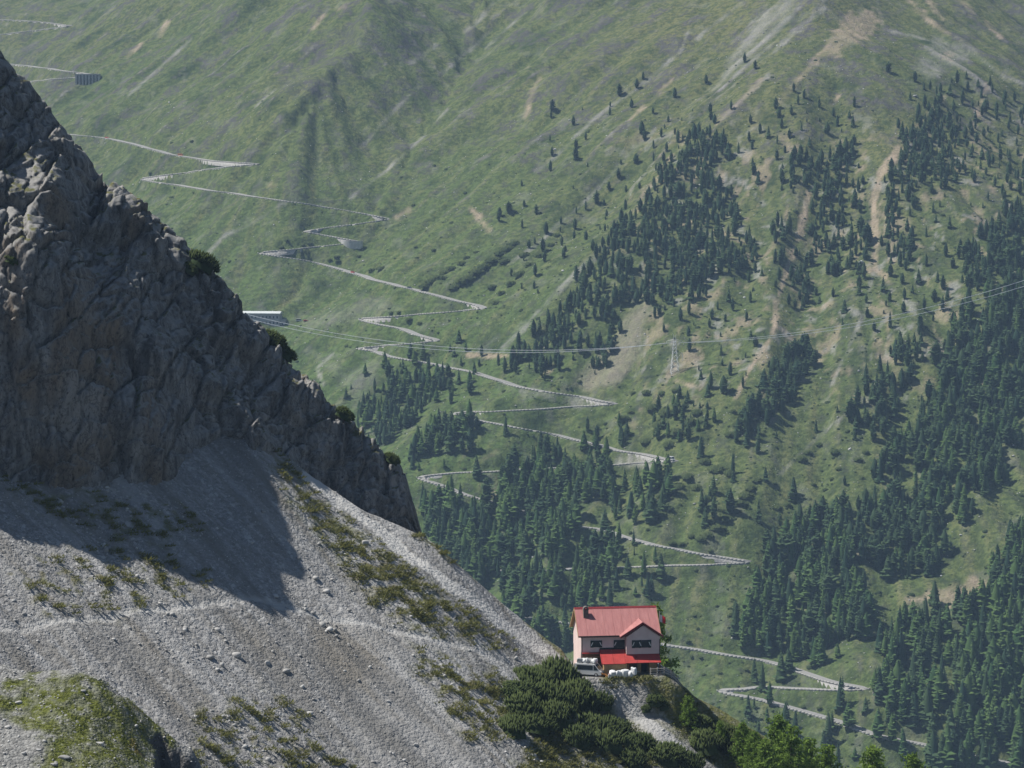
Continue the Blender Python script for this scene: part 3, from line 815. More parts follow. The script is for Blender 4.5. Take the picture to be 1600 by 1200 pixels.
for p in ROADS:
    d = np.gradient(p[:, :2], axis=0); d /= np.linalg.norm(d, axis=1)[:, None]+1e-9
    n = np.stack([-d[:, 1], d[:, 0]], 1)
    gxx, gyy = grad_far(p[:, 0], p[:, 1])
    down = -(np.stack([gxx, gyy], 1))
    sgn = np.sign((n*down).sum(1)); sgn[sgn == 0] = 1
    for _ in range(4):
        sgn = np.sign(np.convolve(sgn, np.ones(5), 'same')+1e-6)
    nd = n*sgn[:, None]                                  # towards the valley side
    wid = 3.7
    o = p[:, :2]+nd*wid; i_ = p[:, :2]-nd*wid
    k0 = len(rv)
    for a, b, z in zip(o, i_, p[:, 2]):
        rv += [(a[0], a[1], z), (b[0], b[1], z+.02), (b[0], b[1], z-.8)]
    for k in range(len(p)-1):
        a = k0+3*k; flip = sgn[k] > 0
        rf.append((a, a+1, a+4, a+3) if not flip else (a, a+3, a+4, a+1))
    tall = 3.1+1.1*perlin(p[:, 0]/40, p[:, 1]/40, 61)+.9*sstep(.2, .6, perlin(p[:, 0]/90, p[:, 1]/90, 62))
    k0 = len(wv)
    for a, m, z, hh in zip(o, nd, p[:, 2], tall):
        for off, zz in ((-.35, .06), (.10, .06), (.45, -max(hh, .8)-.9)):
            wv.append((a[0]+m[0]*off, a[1]+m[1]*off, z+zz))
    for k in range(len(p)-1):
        a = k0+3*k
        wf += [(a, a+1, a+4, a+3), (a+1, a+2, a+5, a+4)]
    for k in range(len(p)-1):
        if rng.random() < .015: continue
        k0 = len(kv_)
        kv_ += box_pts((o[k][0], o[k][1], p[k][2]+.06), d[k], n[k], 2.7, .45, .55)
        kf += [tuple(q_+k0 for q_ in f_) for f_ in BOXF]
road = link('pass_road', mesh_arrays('pass_road', rv, np.array(rf)), M_ROAD, kind='structure', label='narrow hairpin pass road zigzagging down the mountainside')
link('retaining_wall', mesh_arrays('retaining_wall', wv, np.array(wf)), M_WALL, road)
link('kerb_stone', mesh_arrays('kerb_stone', kv_, np.array(kf)), M_KERB, road, kind='stuff')

# ------------------------------------------------------------------ conifers
def leaf_mat(name, a, b, tipc=None, scale=.6, trans=.15):
    t = NT(name)
    oi = t.n('ShaderNodeObjectInfo')
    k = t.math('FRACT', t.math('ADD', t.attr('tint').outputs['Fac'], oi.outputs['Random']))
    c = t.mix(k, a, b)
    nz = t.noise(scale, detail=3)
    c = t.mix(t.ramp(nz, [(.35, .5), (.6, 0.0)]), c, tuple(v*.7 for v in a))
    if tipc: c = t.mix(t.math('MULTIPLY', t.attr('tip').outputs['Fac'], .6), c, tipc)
    t.color(c, .85, .15)
    tr = t.n('ShaderNodeBsdfTranslucent'); t.put(c, tr.inputs[0])
    mx = t.n('ShaderNodeMixShader'); mx.inputs[0].default_value = trans
    t.t.links.new(t.b.outputs[0], mx.inputs[1]); t.t.links.new(tr.outputs[0], mx.inputs[2])
    t.t.links.new(mx.outputs[0], t.out.inputs['Surface'])
    return t.m
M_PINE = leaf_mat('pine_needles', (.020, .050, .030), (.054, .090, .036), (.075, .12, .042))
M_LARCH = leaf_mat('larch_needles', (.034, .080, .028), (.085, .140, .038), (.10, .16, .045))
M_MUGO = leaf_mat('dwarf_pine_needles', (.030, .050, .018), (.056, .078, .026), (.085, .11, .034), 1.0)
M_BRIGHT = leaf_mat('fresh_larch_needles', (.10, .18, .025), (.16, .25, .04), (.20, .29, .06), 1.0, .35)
M_BARK = plain('bark', (.085, .065, .05), .95, .3, 2.0)

def conifer(seed, kind, lod=False):
    """unit-height crown and trunk (verts, tris, tip attribute)"""
    r = np.random.default_rng(seed)
    V, F, T = [], [], []
    def tri(a, b, c, ta, tb, tc):
        k = len(V); V.extend([a, b, c]); F.append((k, k+1, k+2)); T.extend([ta, tb, tc])
    if kind == 'pine':
        prof = lambda s: .27*(np.sin(np.pi*min(1, (s*.93+.07))**.85)**.6)*(1.0-.2*s)
        wh, per, droop, lo = 13, 8, -.10, .07
    elif kind == 'larch':
        prof = lambda s: .29*(1-s)**.62*(.6+.4*min(1, s*6))
        wh, per, droop, lo = 15, 7, .05, .09
    else:
        prof = lambda s: .25*(1-s)**.7
        wh, per, droop, lo = 16, 8, .16, .05
    if lod: wh, per = int(wh*.68), per-1
    lean = r.normal(0, .015, 2)
    bul = r.uniform(.6, 1.3, 12); gap = r.random(wh) < .12; fat = r.uniform(.8, 1.25); prof0 = prof; prof = lambda s: prof0(s)*fat
    for i in range(wh):
        s = (i+.5)/wh
        z0 = lo+(1-lo)*s
        cx, cy = lean*z0*2
        R = max(.012, prof(s))*r.uniform(.75, 1.2)*(.65 if gap[i] else 1)
        off = r.uniform(0, 6.28)
        n = max(4, int(per*(1-.45*s)))
        for k in range(n):
            a = off+6.283*k/n+r.normal(0, .18)
            rr = R*bul[int((a % 6.283)/6.284*12)]*r.uniform(.7, 1.15)
            zt = z0-droop*rr*1.6+r.normal(0, .012)
            w = rr*r.uniform(.38, .58)+.008
            ca, sa = math.cos(a), math.sin(a)
            root = (cx+ca*rr*.1, cy+sa*rr*.1, z0+.03)
            tip = (cx+ca*rr, cy+sa*rr, zt)
            l = (cx+ca*rr*.55-sa*w, cy+sa*rr*.55+ca*w, (z0+zt)/2-.022-.2*w)
            q = (cx+ca*rr*.55+sa*w, cy+sa*rr*.55-ca*w, (z0+zt)/2-.022-.2*w)
            m = (cx+ca*rr*.6, cy+sa*rr*.6, (z0+zt)/2+.016)
            if lod:
                tri(root, l, tip, .1, .5, 1); tri(root, tip, q, .1, 1, .5); continue
            tri(root, l, m, .1, .5, .4); tri(root, m, q, .1, .4, .5)
            tri(l, tip, m, .5, 1, .4); tri(m, tip, q, .4, 1, .5)
    # inner body
    ns, rings = (5, 4) if lod else (7, 6)
    k0 = len(V)
    for j in range(rings):
        s = j/(rings-1)
        for k in range(ns):
            a = 6.283*k/ns
            R = prof(min(s, .97))*.62 if s < 1 else .004
            V.append((math.cos(a)*R, math.sin(a)*R, lo+(1-lo)*s*.97)); T.append(0.0)
    for j in range(rings-1):
        for k in range(ns):
            a = k0+j*ns+k; b = k0+j*ns+(k+1) % ns
            F.append((a, b, b+ns)); F.append((a, b+ns, a+ns))
    tv, tf = [], []
    for j, (zz, rr) in enumerate(((-.06, .017), (.5, .009), (.93, .002))):
        for k in range(5):
            tv.append((math.cos(k*1.2566)*rr, math.sin(k*1.2566)*rr, zz))
    for j in range(2):
        for k in range(5):
            a = j*5+k; b = j*5+(k+1) % 5
            tf += [(a, b, b+5), (a, b+5, a+5)]
    return np.array(V), np.array(F), np.array(T), np.array(tv), np.array(tf)
KINDS = {}
for kind in ('pine', 'larch', 'spruce'):
    KINDS[kind] = [conifer(100+7*i+len(kind), kind) for i in range(6)]
    KINDS[kind+'_small'] = [conifer(200+7*i+len(kind), kind, True) for i in range(6)]
KMAT = {'pine': M_PINE, 'larch': M_LARCH, 'spruce': M_PINE}

# stands: outline in photo pixels, spacing and height in metres, which kinds, label
STANDS = [
    ('in the wedge-shaped wood above the lattice pylon', 'trees of the wedge-shaped wood', 5.0, (9, 13), 'pppps',
     [(1062, 222), (1110, 225), (1140, 250), (1140, 300), (1165, 360), (1185, 405), (1150, 430), (1100, 445), (1090, 475), (1060, 510), (1040, 525), (1005, 462), (975, 495), (955, 545), (935, 592), (905, 565), (860, 592), (800, 592), (778, 585), (832, 532), (872, 482), (905, 435), (942, 392), (980, 345), (1012, 300), (1040, 262)]),
    ('in the grove beside the pale erosion gully', 'grove beside the erosion gully', 5.5, (9, 13), 'ppps',
     [(1225, 262), (1265, 250), (1338, 235), (1345, 300), (1350, 400), (1338, 428), (1300, 425), (1282, 370), (1262, 435), (1250, 485), (1230, 495), (1215, 440), (1212, 370), (1232, 330)]),
    ('in the high grove on the far bank of the gully', 'high grove past the gully', 5.5, (8, 12), 'ppps',
     [(1388, 248), (1422, 185), (1470, 165), (1500, 200), (1500, 285), (1450, 300), (1418, 335), (1432, 400), (1400, 425), (1386, 400), (1392, 330)]),
    ('in the strip of wood crossing under the power line', 'strip wood under the power line', 5.2, (10, 14), 'ppps',
     [(1488, 430), (1530, 385), (1560, 340), (1605, 320), (1605, 395), (1560, 435), (1525, 445), (1500, 445)]),
    ('in the broad belt of forest running down the slope', 'broad forest belt', 4.6, (12, 17), 'ppslp',
     [(1605, 410), (1605, 640), (1565, 725), (1522, 790), (1480, 855), (1450, 895), (1380, 905), (1330, 885), (1345, 810), (1372, 750), (1412, 700), (1442, 640), (1472, 570), (1502, 490), (1560, 445)]),
    ('in the narrow belt beside the broad forest', 'narrow belt', 5.0, (11, 15), 'pps',
     [(1335, 695), (1345, 630), (1372, 580), (1412, 540), (1442, 510), (1440, 550), (1410, 605), (1386, 665), (1370, 695)]),
    ('in the small oblong wood below the tan track', 'oblong wood', 4.6, (11, 15), 'pps',
     [(1150, 692), (1165, 650), (1200, 600), (1230, 555), (1270, 545), (1265, 580), (1230, 630), (1200, 670), (1172, 695)]),
    ('in the forest tongue above the lowest hairpin', 'forest tongue above the lowest hairpin', 4.6, (15, 20), 'lslp',
     [(1150, 1015), (1180, 940), (1212, 875), (1262, 815), (1312, 800), (1332, 870), (1352, 940), (1340, 1005), (1300, 1035), (1240, 1040), (1190, 1022)]),
    ('in the dense forest below the bare bank', 'dense forest below the bare bank', 4.8, (17, 23), 'lsls',
     [(1372, 1062), (1382, 1030), (1422, 985), (1452, 990), (1500, 965), (1550, 945), (1605, 915), (1605, 1215), (1470, 1215), (1430, 1150), (1385, 1120), (1370, 1100)]),
    ('in the forest corner beyond the bare bank', 'forest corner', 5.0, (14, 18), 'lsp', [(1540, 930), (1560, 875), (1605, 835), (1605, 905), (1570, 905)]),
    ('in the wood between the cliff and the road legs', 'wood behind the cliff foot', 4.6, (14, 19), 'llsp',
     [(655, 775), (700, 785), (760, 800), (800, 735), (860, 712), (940, 722), (955, 775), (905, 815), (895, 850), (955, 858), (970, 880), (915, 960), (900, 1010), (830, 1000), (750, 940), (690, 880), (655, 830)]),
    ('in the dark copse above the stream gorge', 'copse above the stream gorge', 5.0, (11, 15), 'lsp',
     [(560, 650), (580, 620), (620, 592), (680, 582), (692, 605), (640, 660), (600, 700), (575, 690)]),
    ('in the line of trees below the stone hairpin', 'trees below the stone hairpin', 5.0, (13, 17), 'lsp',
     [(640, 728), (652, 692), (690, 672), (735, 655), (745, 672), (720, 702), (682, 738)]),
    ('in the open clump under the scree tongue', 'clump under the scree tongue', 7.5, (8, 13), 'pls', [(1012, 655), (1050, 625), (1118, 612), (1112, 660), (1060, 705), (1020, 690)]),
    ('in the thin row on the meadow between road legs', 'thin row on the meadow', 8.5, (13, 18), 'sl', [(940, 790), (980, 758), (1040, 752), (1052, 800), (1000, 822), (950, 820)]),
    ('in the tree cluster beside the shrub band', 'cluster beside the shrub band', 6.0, (12, 16), 'sp', [(1090, 812), (1100, 768), (1130, 760), (1140, 790), (1112, 825)]),
    ('in the scatter of trees along the lowest road legs', 'trees along the lowest road legs', 10.0, (14, 20), 'ls',
     [(1145, 1065), (1200, 1045), (1250, 1065), (1300, 1100), (1370, 1140), (1420, 1180), (1350, 1215), (1250, 1190), (1180, 1140)]),
    ('in the loose group on the upper slope near the crest', 'loose group near the crest', 13.0, (7, 11), 'pps', [(1150, 230), (1190, 180), (1260, 150), (1335, 180), (1330, 235), (1240, 255), (1180, 290)]),
    ('in the loose group below the crest path', 'loose group below the crest path', 10.0, (7, 11), 'pps', [(1415, 155), (1500, 120), (1600, 170), (1600, 310), (1530, 330), (1500, 200)]),
    ('in the loose scatter on the grassy flank past the gully', 'scatter on the grassy flank', 14.0, (7, 12), 'pps', [(1350, 330), (1500, 300), (1500, 430), (1440, 520), (1320, 510), (1270, 470), (1290, 440), (1380, 430)]),
    ('in the scatter beside the lattice pylon', 'scatter beside the pylon', 13.0, (6, 10), 'pps', [(1060, 520), (1130, 450), (1210, 400), (1210, 500), (1140, 620), (1080, 600)]),
    ('in the scatter on the meadow under the oblong wood', 'scatter under the oblong wood', 20.0, (6, 11), 'ps', [(1150, 700), (1300, 640), (1330, 700), (1320, 790), (1200, 830), (1130, 760)]),
    ('in the scatter above the wedge-shaped wood', 'scatter above the wedge-shaped wood', 15.0, (6, 10), 'pp', [(960, 260), (1010, 215), (1060, 185), (1180, 190), (1140, 230), (1060, 215), (1000, 300), (900, 400), (830, 470), (760, 470), (850, 370)]),
    ('standing alone on the open upper pasture', 'lone trees on the upper pasture', 33.0, (6, 10), 'p', [(780, 350), (860, 180), (1000, 120), (1230, 90), (1060, 180), (960, 260), (850, 370), (770, 460)]),
    ('in the straggling trees along the stream', 'trees along the stream', 11.0, (7, 12), 'lps', [(600, 560), (720, 520), (790, 570), (750, 600), (700, 640), (560, 690), (540, 620)]),
    ('in the belt below the stone parapet leg', 'belt below the parapet leg', 7.0, (10, 15), 'lsp', [(905, 700), (940, 662), (985, 668), (985, 715), (930, 722)]),
    ('in the line of trees along the white road', 'trees along the white road', 9.0, (12, 17), 'ls', [(905, 860), (960, 830), (1040, 905), (1000, 945), (920, 950)]),
]
rng = np.random.default_rng(77)
SCAR1 = [(1405, 232), (1376, 270), (1366, 320), (1367, 370), (1368, 425), (1370, 450)]
SCAR2 = [(1265, 300), (1250, 360), (1230, 420), (1214, 470), (1207, 520)]
TREES = []                                               # x, y, z, height, kind, variant, stand, apparent size, pixel
SINGLES = [(968, 150), (995, 138), (863, 173), (953, 180), (900, 250), (900, 232), (795, 333), (781, 338), (838, 335), (860, 268), (915, 328), (932, 318), (848, 393), (1240, 143), (1180, 108),
           (1388, 113), (1430, 128), (1335, 167), (1033, 902), (1012, 930), (945, 828), (1095, 714), (1145, 740), (1185, 815), (1240, 780), (1460, 945), (1130, 615), (790, 680), (845, 700), (745, 745), (1560, 905), (970, 690), (1420, 600), (1460, 470), (1390, 470)]
for si, (txt, grp, spacing, (h0, h1), kinds, poly) in enumerate(STANDS):
    pp = [hit_far(*p) for p in poly]
    pp = [p for p in pp if p]
    xy = [(p[0], p[1]) for p in pp]
    x0, x1 = min(p[0] for p in xy), max(p[0] for p in xy); y0, y1 = min(p[1] for p in xy), max(p[1] for p in xy)
    n = int((x1-x0)*(y1-y0)/spacing**2*2.2)
    cx = rng.uniform(x0, x1, n); cy = rng.uniform(y0, y1, n)
    dens = .7*fbm(cx/26, cy/40, 501+si, 2)+.5*fbm(cx/9, cy/14, 531+si, 1)
    sdf = poly_sdf(cx, cy, xy)+7*perlin(cx/18, cy/18, 502)
    keep = (sdf < rng.uniform(-2, 5, n)) & (dens > (-.12 if spacing < 7 else -.3))
    kx_, ky_ = [], []
    cell = {}
    for x, y in zip(cx[keep], cy[keep]):
        k = (int(x//spacing), int(y//spacing)); ok = True
        for i in (-1, 0, 1):
            for j in (-1, 0, 1):
                for (a, b) in cell.get((k[0]+i, k[1]+j), ()):
                    if (a-x)**2+(b-y)**2 < (spacing*.8)**2: ok = False
        if ok: cell.setdefault(k, []).append((x, y)); kx_.append(x); ky_.append(y)
    for x, y in zip(kx_, ky_):
        r, c = far_index(x, y)
        if ROADDIST[int(r), int(np.clip(c, 0, NCOL-1))] < 4.5: continue
        u_, v_ = project(x, y, float(z_far(x, y)))
        if min(float(poly_dist(np.array(u_), np.array(v_), SCAR1)), float(poly_dist(np.array(u_), np.array(v_), SCAR2))+2) < 9: continue
        kd = {'p': 'pine', 'l': 'larch', 's': 'spruce'}[kinds[rng.integers(len(kinds))]]
        h = 1.05*rng.uniform(h0, h1)*(rng.uniform(.35, .75) if rng.random() < .3 else 1.0)*rng.uniform(.85, 1.18)
        TREES.append([x, y, float(z_far(x, y)), h, kd, int(rng.integers(6)), si])
for p in SINGLES:
    h = hit_far(*p)
    TREES.append([h[0], h[1], h[2], float(rng.uniform(8, 12) if p[1] < 500 else rng.uniform(13, 17)), 'pine' if p[1] < 650 else 'spruce', int(rng.integers(6)), -1])

# the 300 of each kind that show largest stand alone as trees, the rest is one wood
SKY_PX = [(-200, -150), (0, 75), (100, 190), (230, 318), (345, 425), (450, 555), (560, 660), (648, 757), (662, 838), (760, 920), (880, 1028), (900, 948), (1035, 948), (1040, 1050), (1130, 1110), (1260, 1185), (1400, 1300)]
sx_, sy_ = np.array([p[0] for p in SKY_PX], float), np.array([p[1] for p in SKY_PX], float)
def in_view(x, y, z, h):
    u, v = project(x, y, z+h*.6)
    return -10 < u < 1610 and -5 < v < 1210 and v < np.interp(u, sx_, sy_)-4
ADJ = {'pine': 'dark stone pine', 'larch': 'feathery larch', 'spruce': 'pointed spruce'}
ZT, HT = {}, {}
for si in range(len(STANDS)):
    zz = [T[2] for T in TREES if T[6] == si]; hh = [T[3] for T in TREES if T[6] == si]
    if zz: ZT[si] = np.quantile(zz, [.33, .67]); HT[si] = np.quantile(hh, [.33, .67])
CROWN = {}; TRUNK = {}
for kind in ('pine', 'larch', 'spruce'):
    for i, (v, f, tp, tv, tf) in enumerate(KINDS[kind]):
        CROWN[kind, i] = mesh_arrays('crown', v, f, False, {'tip': tp})
        CROWN[kind, i].materials.append(KMAT[kind])
        TRUNK[kind, i] = mesh_arrays('trunk', tv, tf, True); TRUNK[kind, i].materials.append(M_BARK)
picked = set()
for kind in ('pine', 'larch', 'spruce'):
    idx = [i for i, T in enumerate(TREES) if T[4] == kind and in_view(*T[:4])]
    idx.sort(key=lambda i: -TREES[i][3]/TREES[i][1]-(1 if TREES[i][6] == -1 else 0))
    for i in idx[:300]:
        x, y, z, h, kd, var, si = TREES[i]
        picked.add(i)
        if si >= 0:
            q3 = ZT[si]; lvl = 'high up ' if z > q3[1] else ('low down ' if z < q3[0] else 'midway down ')
            h3 = HT[si]; sz = 'tall ' if h > h3[1] else ('small ' if h < h3[0] else 'middling ')
            base = STANDS[si][0]
            txt = (lvl if base.startswith('in ') else '')+base
            grp = sz+kind+' '+lvl+STANDS[si][1]
        else: sz, txt, grp = '', 'standing by itself on open grass away from the woods', 'solitary '+kind+' trees'
        o = thing(kind+'_tree' if kind != 'pine' else 'stone_pine', sz+ADJ[kind]+' '+txt, kind, (x, y, z-.15), float(rng.uniform(0, 6.28)), grp)
        w = h*float(rng.uniform(.75, 1.3))
        o.scale = (w, w, h)
        link('crown', CROWN[kind, var], None, o)
        link('trunk', TRUNK[kind, var], None, o)
VV, FF, TT, TN, MI = [], [], [], [], []
off = 0
for i, (x, y, z, h, kd, var, si) in enumerate(TREES):
    if i in picked: continue
    v, f, tp, tv, tf = KINDS[kd+'_small'][var]
    a = rng.uniform(0, 6.28); w = h*rng.uniform(.75, 1.35)
    ca, sa = math.cos(a)*w, math.sin(a)*w
    q_ = np.stack([v[:, 0]*ca-v[:, 1]*sa+x, v[:, 0]*sa+v[:, 1]*ca+y, v[:, 2]*h+z-.15], 1)
    VV.append(q_); FF.append(f+off); TT.append(tp); TN.append(np.full(len(v), rng.random()))
    MI.append(np.full(len(f), 1 if kd == 'larch' else 0)); off += len(v)
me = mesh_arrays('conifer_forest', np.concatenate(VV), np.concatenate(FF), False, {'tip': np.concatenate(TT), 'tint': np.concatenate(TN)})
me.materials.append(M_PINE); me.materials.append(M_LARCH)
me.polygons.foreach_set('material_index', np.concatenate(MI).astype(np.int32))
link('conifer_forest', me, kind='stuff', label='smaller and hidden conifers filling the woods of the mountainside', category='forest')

# ------------------------------------------------------------------ dwarf pine thickets and low bushes of the far slope
def mound(seed, n, flat=.55):
    """unit dome of short upright shoots"""
    r = np.random.default_rng(seed); V, F, T = [], [], []
    lob = r.uniform(.65, 1.15, 9)
    for k in range(n):
        a = r.uniform(0, 6.283); s = math.sqrt(r.random())
        R = lob[int(a/6.2832*9) % 9]
        x, y = math.cos(a)*s*R, math.sin(a)*s*R
        z = flat*math.sqrt(max(0, 1-s*s))*r.uniform(.75, 1.05)
        w = r.uniform(.10, .19); l = r.uniform(.16, .3)
        b = r.uniform(0, 6.283)
        k0 = len(V)
        for j in range(3):
            V.append((x+math.cos(b+j*2.094)*w, y+math.sin(b+j*2.094)*w, z-.18)); T.append(.2)
        V.append((x*1.12+r.normal(0, .04), y*1.12+r.normal(0, .04), z+l*.6)); T.append(1.0)
        F += [(k0, k0+1, k0+3), (k0+1, k0+2, k0+3), (k0+2, k0, k0+3)]
    k0 = len(V)
    for j, (zz, rr) in enumerate(((-.25, .95), (flat*.45, .8), (flat*.8, .4))):
        for k in range(8):
            R = rr*lob[int(k/8*9)]
            V.append((math.cos(k*.7854)*R, math.sin(k*.7854)*R, zz)); T.append(0)
    for j in range(2):
        for k in range(8):
            a = k0+j*8+k; b = k0+j*8+(k+1) % 8
            F += [(a, b, b+8), (a, b+8, a+8)]
    V.append((0, 0, flat*.85)); T.append(0)
    for k in range(8): F.append((k0+16+k, k0+16+(k+1) % 8, len(V)-1))
    return np.array(V), np.array(F), np.array(T)
MOUNDS = [mound(600+i, 60) for i in range(4)]
MM = []
for v, f, tp in MOUNDS:
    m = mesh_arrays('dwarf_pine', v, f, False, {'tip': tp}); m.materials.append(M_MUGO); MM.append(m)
SHRUBS = [
    ('beside the upper road hairpins', 'dwarf pines by the upper hairpins', 1.0, [(448, 374, 9), (440, 384, 10), (474, 381, 8), (484, 378, 10), (515, 404, 10), (526, 399, 10), (528, 406, 12), (560, 398, 11), (582, 420, 14), (596, 417, 16), (612, 487, 9), (608, 481, 7), (624, 486, 8), (640, 497, 13), (656, 503, 13), (650, 385, 8), (678, 389, 8), (617, 403, 6), (303, 300, 7), (235, 269, 7), (262, 318, 6)]),
    ('in the dark thicket strip above the long road leg', 'dark thicket strip', 1.9, [(668, 443, 22), (676, 436, 24), (686, 430, 24), (696, 422, 22), (706, 416, 18), (712, 445, 20), (722, 438, 26), (735, 430, 28), (748, 420, 28), (760, 412, 26), (772, 402, 24), (784, 392, 20), (722, 408, 18), (730, 400, 16), (745, 392, 12), (795, 385, 22), (805, 378, 20), (790, 405, 18), (830, 410, 24), (815, 425, 24), (800, 440, 22), (845, 395, 24), (785, 455, 18), (775, 470, 18), (860, 380, 20), (770, 445, 16), (820, 395, 18), (870, 365, 16)]),
    ('in the shrub band across the lower meadow', 'shrub band', 1.8, [(1182, 746, 20), (1172, 758, 24), (1164, 770, 24), (1155, 782, 26), (1145, 794, 26), (1135, 806, 24), (1120, 820, 26), (1105, 832, 26), (1095, 838, 20), (1110, 812, 18), (1128, 795, 16)]),
    ('in the rounded bushes below the scree tongue', 'rounded bushes', 1.5, [(1020, 632, 24), (1040, 640, 30), (1060, 636, 26), (1080, 655, 28), (1030, 660, 28), (1058, 670, 30), (1045, 690, 26), (1010, 685, 22), (975, 650, 22), (985, 642, 14), (1090, 640, 22), (1100, 716, 26), (1120, 728, 30), (1140, 735, 24), (1075, 740, 24), (1060, 755, 24), (1088, 758, 24), (1105, 775, 22), (1035, 612, 14), (1055, 607, 14), (1010, 610, 18), (990, 612, 14), (1145, 640, 16), (1150, 660, 18), (1140, 675, 20), (1185, 642, 16)]),
    ('dotted over the meadow below the oblong wood', 'dotted meadow bushes', 1.2, [(1252, 713, 22), (1262, 704, 16), (1280, 692, 14), (1305, 702, 18), (1340, 715, 16), (1352, 704, 14), (1210, 753, 12), (1270, 755, 12), (1290, 763, 12), (1215, 790, 16), (1230, 785, 18), (1310, 730, 12), (1020, 817, 9), (1030, 820, 9), (1012, 825, 9), (985, 830, 10), (1001, 868, 8), (1080, 835, 14), (1110, 858, 10), (1050, 845, 16), (1065, 847, 14), (1035, 800, 20), (1045, 790, 18)]),
    ('round the lowest hairpin', 'bushes at the lowest hairpin', 1.4, [(1165, 1045, 10), (1178, 1050, 10), (1110, 990, 10), (1090, 980, 8), (1075, 1000, 10), (1095, 1025, 8), (1140, 960, 10), (1120, 945, 8), (1085, 960, 8), (1255, 1102, 10), (1280, 1104, 12), (1100, 1052, 10), (1125, 1050, 9), (1430, 860, 20), (1440, 850, 18), (1425, 845, 16), (1448, 868, 14)]),
]
for txt, grp, hs, items in SHRUBS:
    for (px, py, w) in items:
        p = hit_far(px, py+w*.18)
        m_ = p[1]/FPX*w*.5
        gxx, gyy = grad_far(p[0], p[1])
        link('dwarf_pine', MM[int(rng.integers(4))], None, None, (p[0], p[1], p[2]), math.atan2(gyy, gxx), (m_*rng.uniform(1.1, 1.6), m_*rng.uniform(.8, 1.05), m_*rng.uniform(.7, .95)),
             label='dark green low bush '+txt, category='bush', group=grp)
# what nobody could count: low bushes and loose stones all over the slope
VV, FF, TT, TN = [], [], [], []; off = 0
small = [mound(650+i, 7, .6) for i in range(4)]
n = 0
for k in range(20000):
    px, py = rng.uniform(20, 1600), rng.uniform(60, 1190)
    if py > np.interp(px, sx_, sy_): continue
    lo_ = sstep(60, 420, py)
    if rng.random() > .15+.6*lo_: continue
    if px < 650 and rng.random() < .6: continue
    Yg = 2650-1.05*py+max(0, 700-px)*.45                # rough range, refined on the slope
    rx, _ = ray(px, py)
    x, y = float(rx*Yg), float(Yg)
    if fbm(np.array(x/50), np.array(y/50), 701, 2) < -.05+.3*rng.normal(): continue
    r, c = far_index(x, y)
    if ROADDIST[int(r), int(np.clip(c, 0, NCOL-1))] < 4.5: continue
    v, f, tp = small[int(rng.integers(4))]
    s = rng.uniform(.5, 1.3)*(1+.8*(rng.random() < .1))
    VV.append(v*np.array([s*1.2, s*1.2, s])+np.array([x, y, float(z_far(x, y))])); FF.append(f+off); TT.append(tp); TN.append(np.full(len(v), rng.random())); off += len(v)
me = mesh_arrays('low_bushes', np.concatenate(VV), np.concatenate(FF), False, {'tip': np.concatenate(TT), 'tint': np.concatenate(TN)})
link('low_bushes', me, M_MUGO, kind='stuff', label='countless small bushes dotted over the mountainside', category='bushes')

def rock(seed, sub=1, rough=.28):
    """unit boulder with flat broken faces"""
    r = np.random.default_rng(seed)
    ph = (1+5**.5)/2
    V = [(-1, ph, 0), (1, ph, 0), (-1, -ph, 0), (1, -ph, 0), (0, -1, ph), (0, 1, ph), (0, -1, -ph), (0, 1, -ph), (ph, 0, -1), (ph, 0, 1), (-ph, 0, -1), (-ph, 0, 1)]
    F = [(0, 11, 5), (0, 5, 1), (0, 1, 7), (0, 7, 10), (0, 10, 11), (1, 5, 9), (5, 11, 4), (11, 10, 2), (10, 7, 6), (7, 1, 8), (3, 9, 4), (3, 4, 2), (3, 2, 6), (3, 6, 8), (3, 8, 9), (4, 9, 5), (2, 4, 11), (6, 2, 10), (8, 6, 7), (9, 8, 1)]
    V = [Vector(v).normalized() for v in V]
    for _ in range(sub):
        cache = {}; G = []
        def mid(a, b):
            k = (min(a, b), max(a, b))
            if k not in cache: V.append(((V[a]+V[b])/2).normalized()); cache[k] = len(V)-1
            return cache[k]
        for a, b, c in F:
            ab, bc, ca = mid(a, b), mid(b, c), mid(c, a); G += [(a, ab, ca), (b, bc, ab), (c, ca, bc), (ab, bc, ca)]
        F = G
    A = np.array([tuple(v) for v in V])
    for _ in range(5):
        d = r.normal(size=3); d /= np.linalg.norm(d); cut = r.uniform(.5, .85)
        t_ = A@d; A = A-np.maximum(t_-cut, 0)[:, None]*d
    A = A*r.uniform(.65, 1.15, 3)*(1+r.normal(0, rough*.25, (len(A), 1)))
    return A, np.array(F)
ROCK0 = [rock(800+i, 0) for i in range(8)]
ROCK1 = [rock(820+i, 1) for i in range(6)]
t = NT('pale_stone'); n_ = t.noise(3.0, detail=5)
k = t.math('FRACT', t.math('ADD', t.attr('tint').outputs['Fac'], t.n('ShaderNodeObjectInfo').outputs['Random']))
t.color(t.mix(k, t.mix(n_, (.20, .198, .195), (.34, .335, .325)), t.mix(n_, (.40, .395, .385), (.60, .595, .58))), .95, .12)
t.bump(n_, .5, .1); M_STONE = t.m
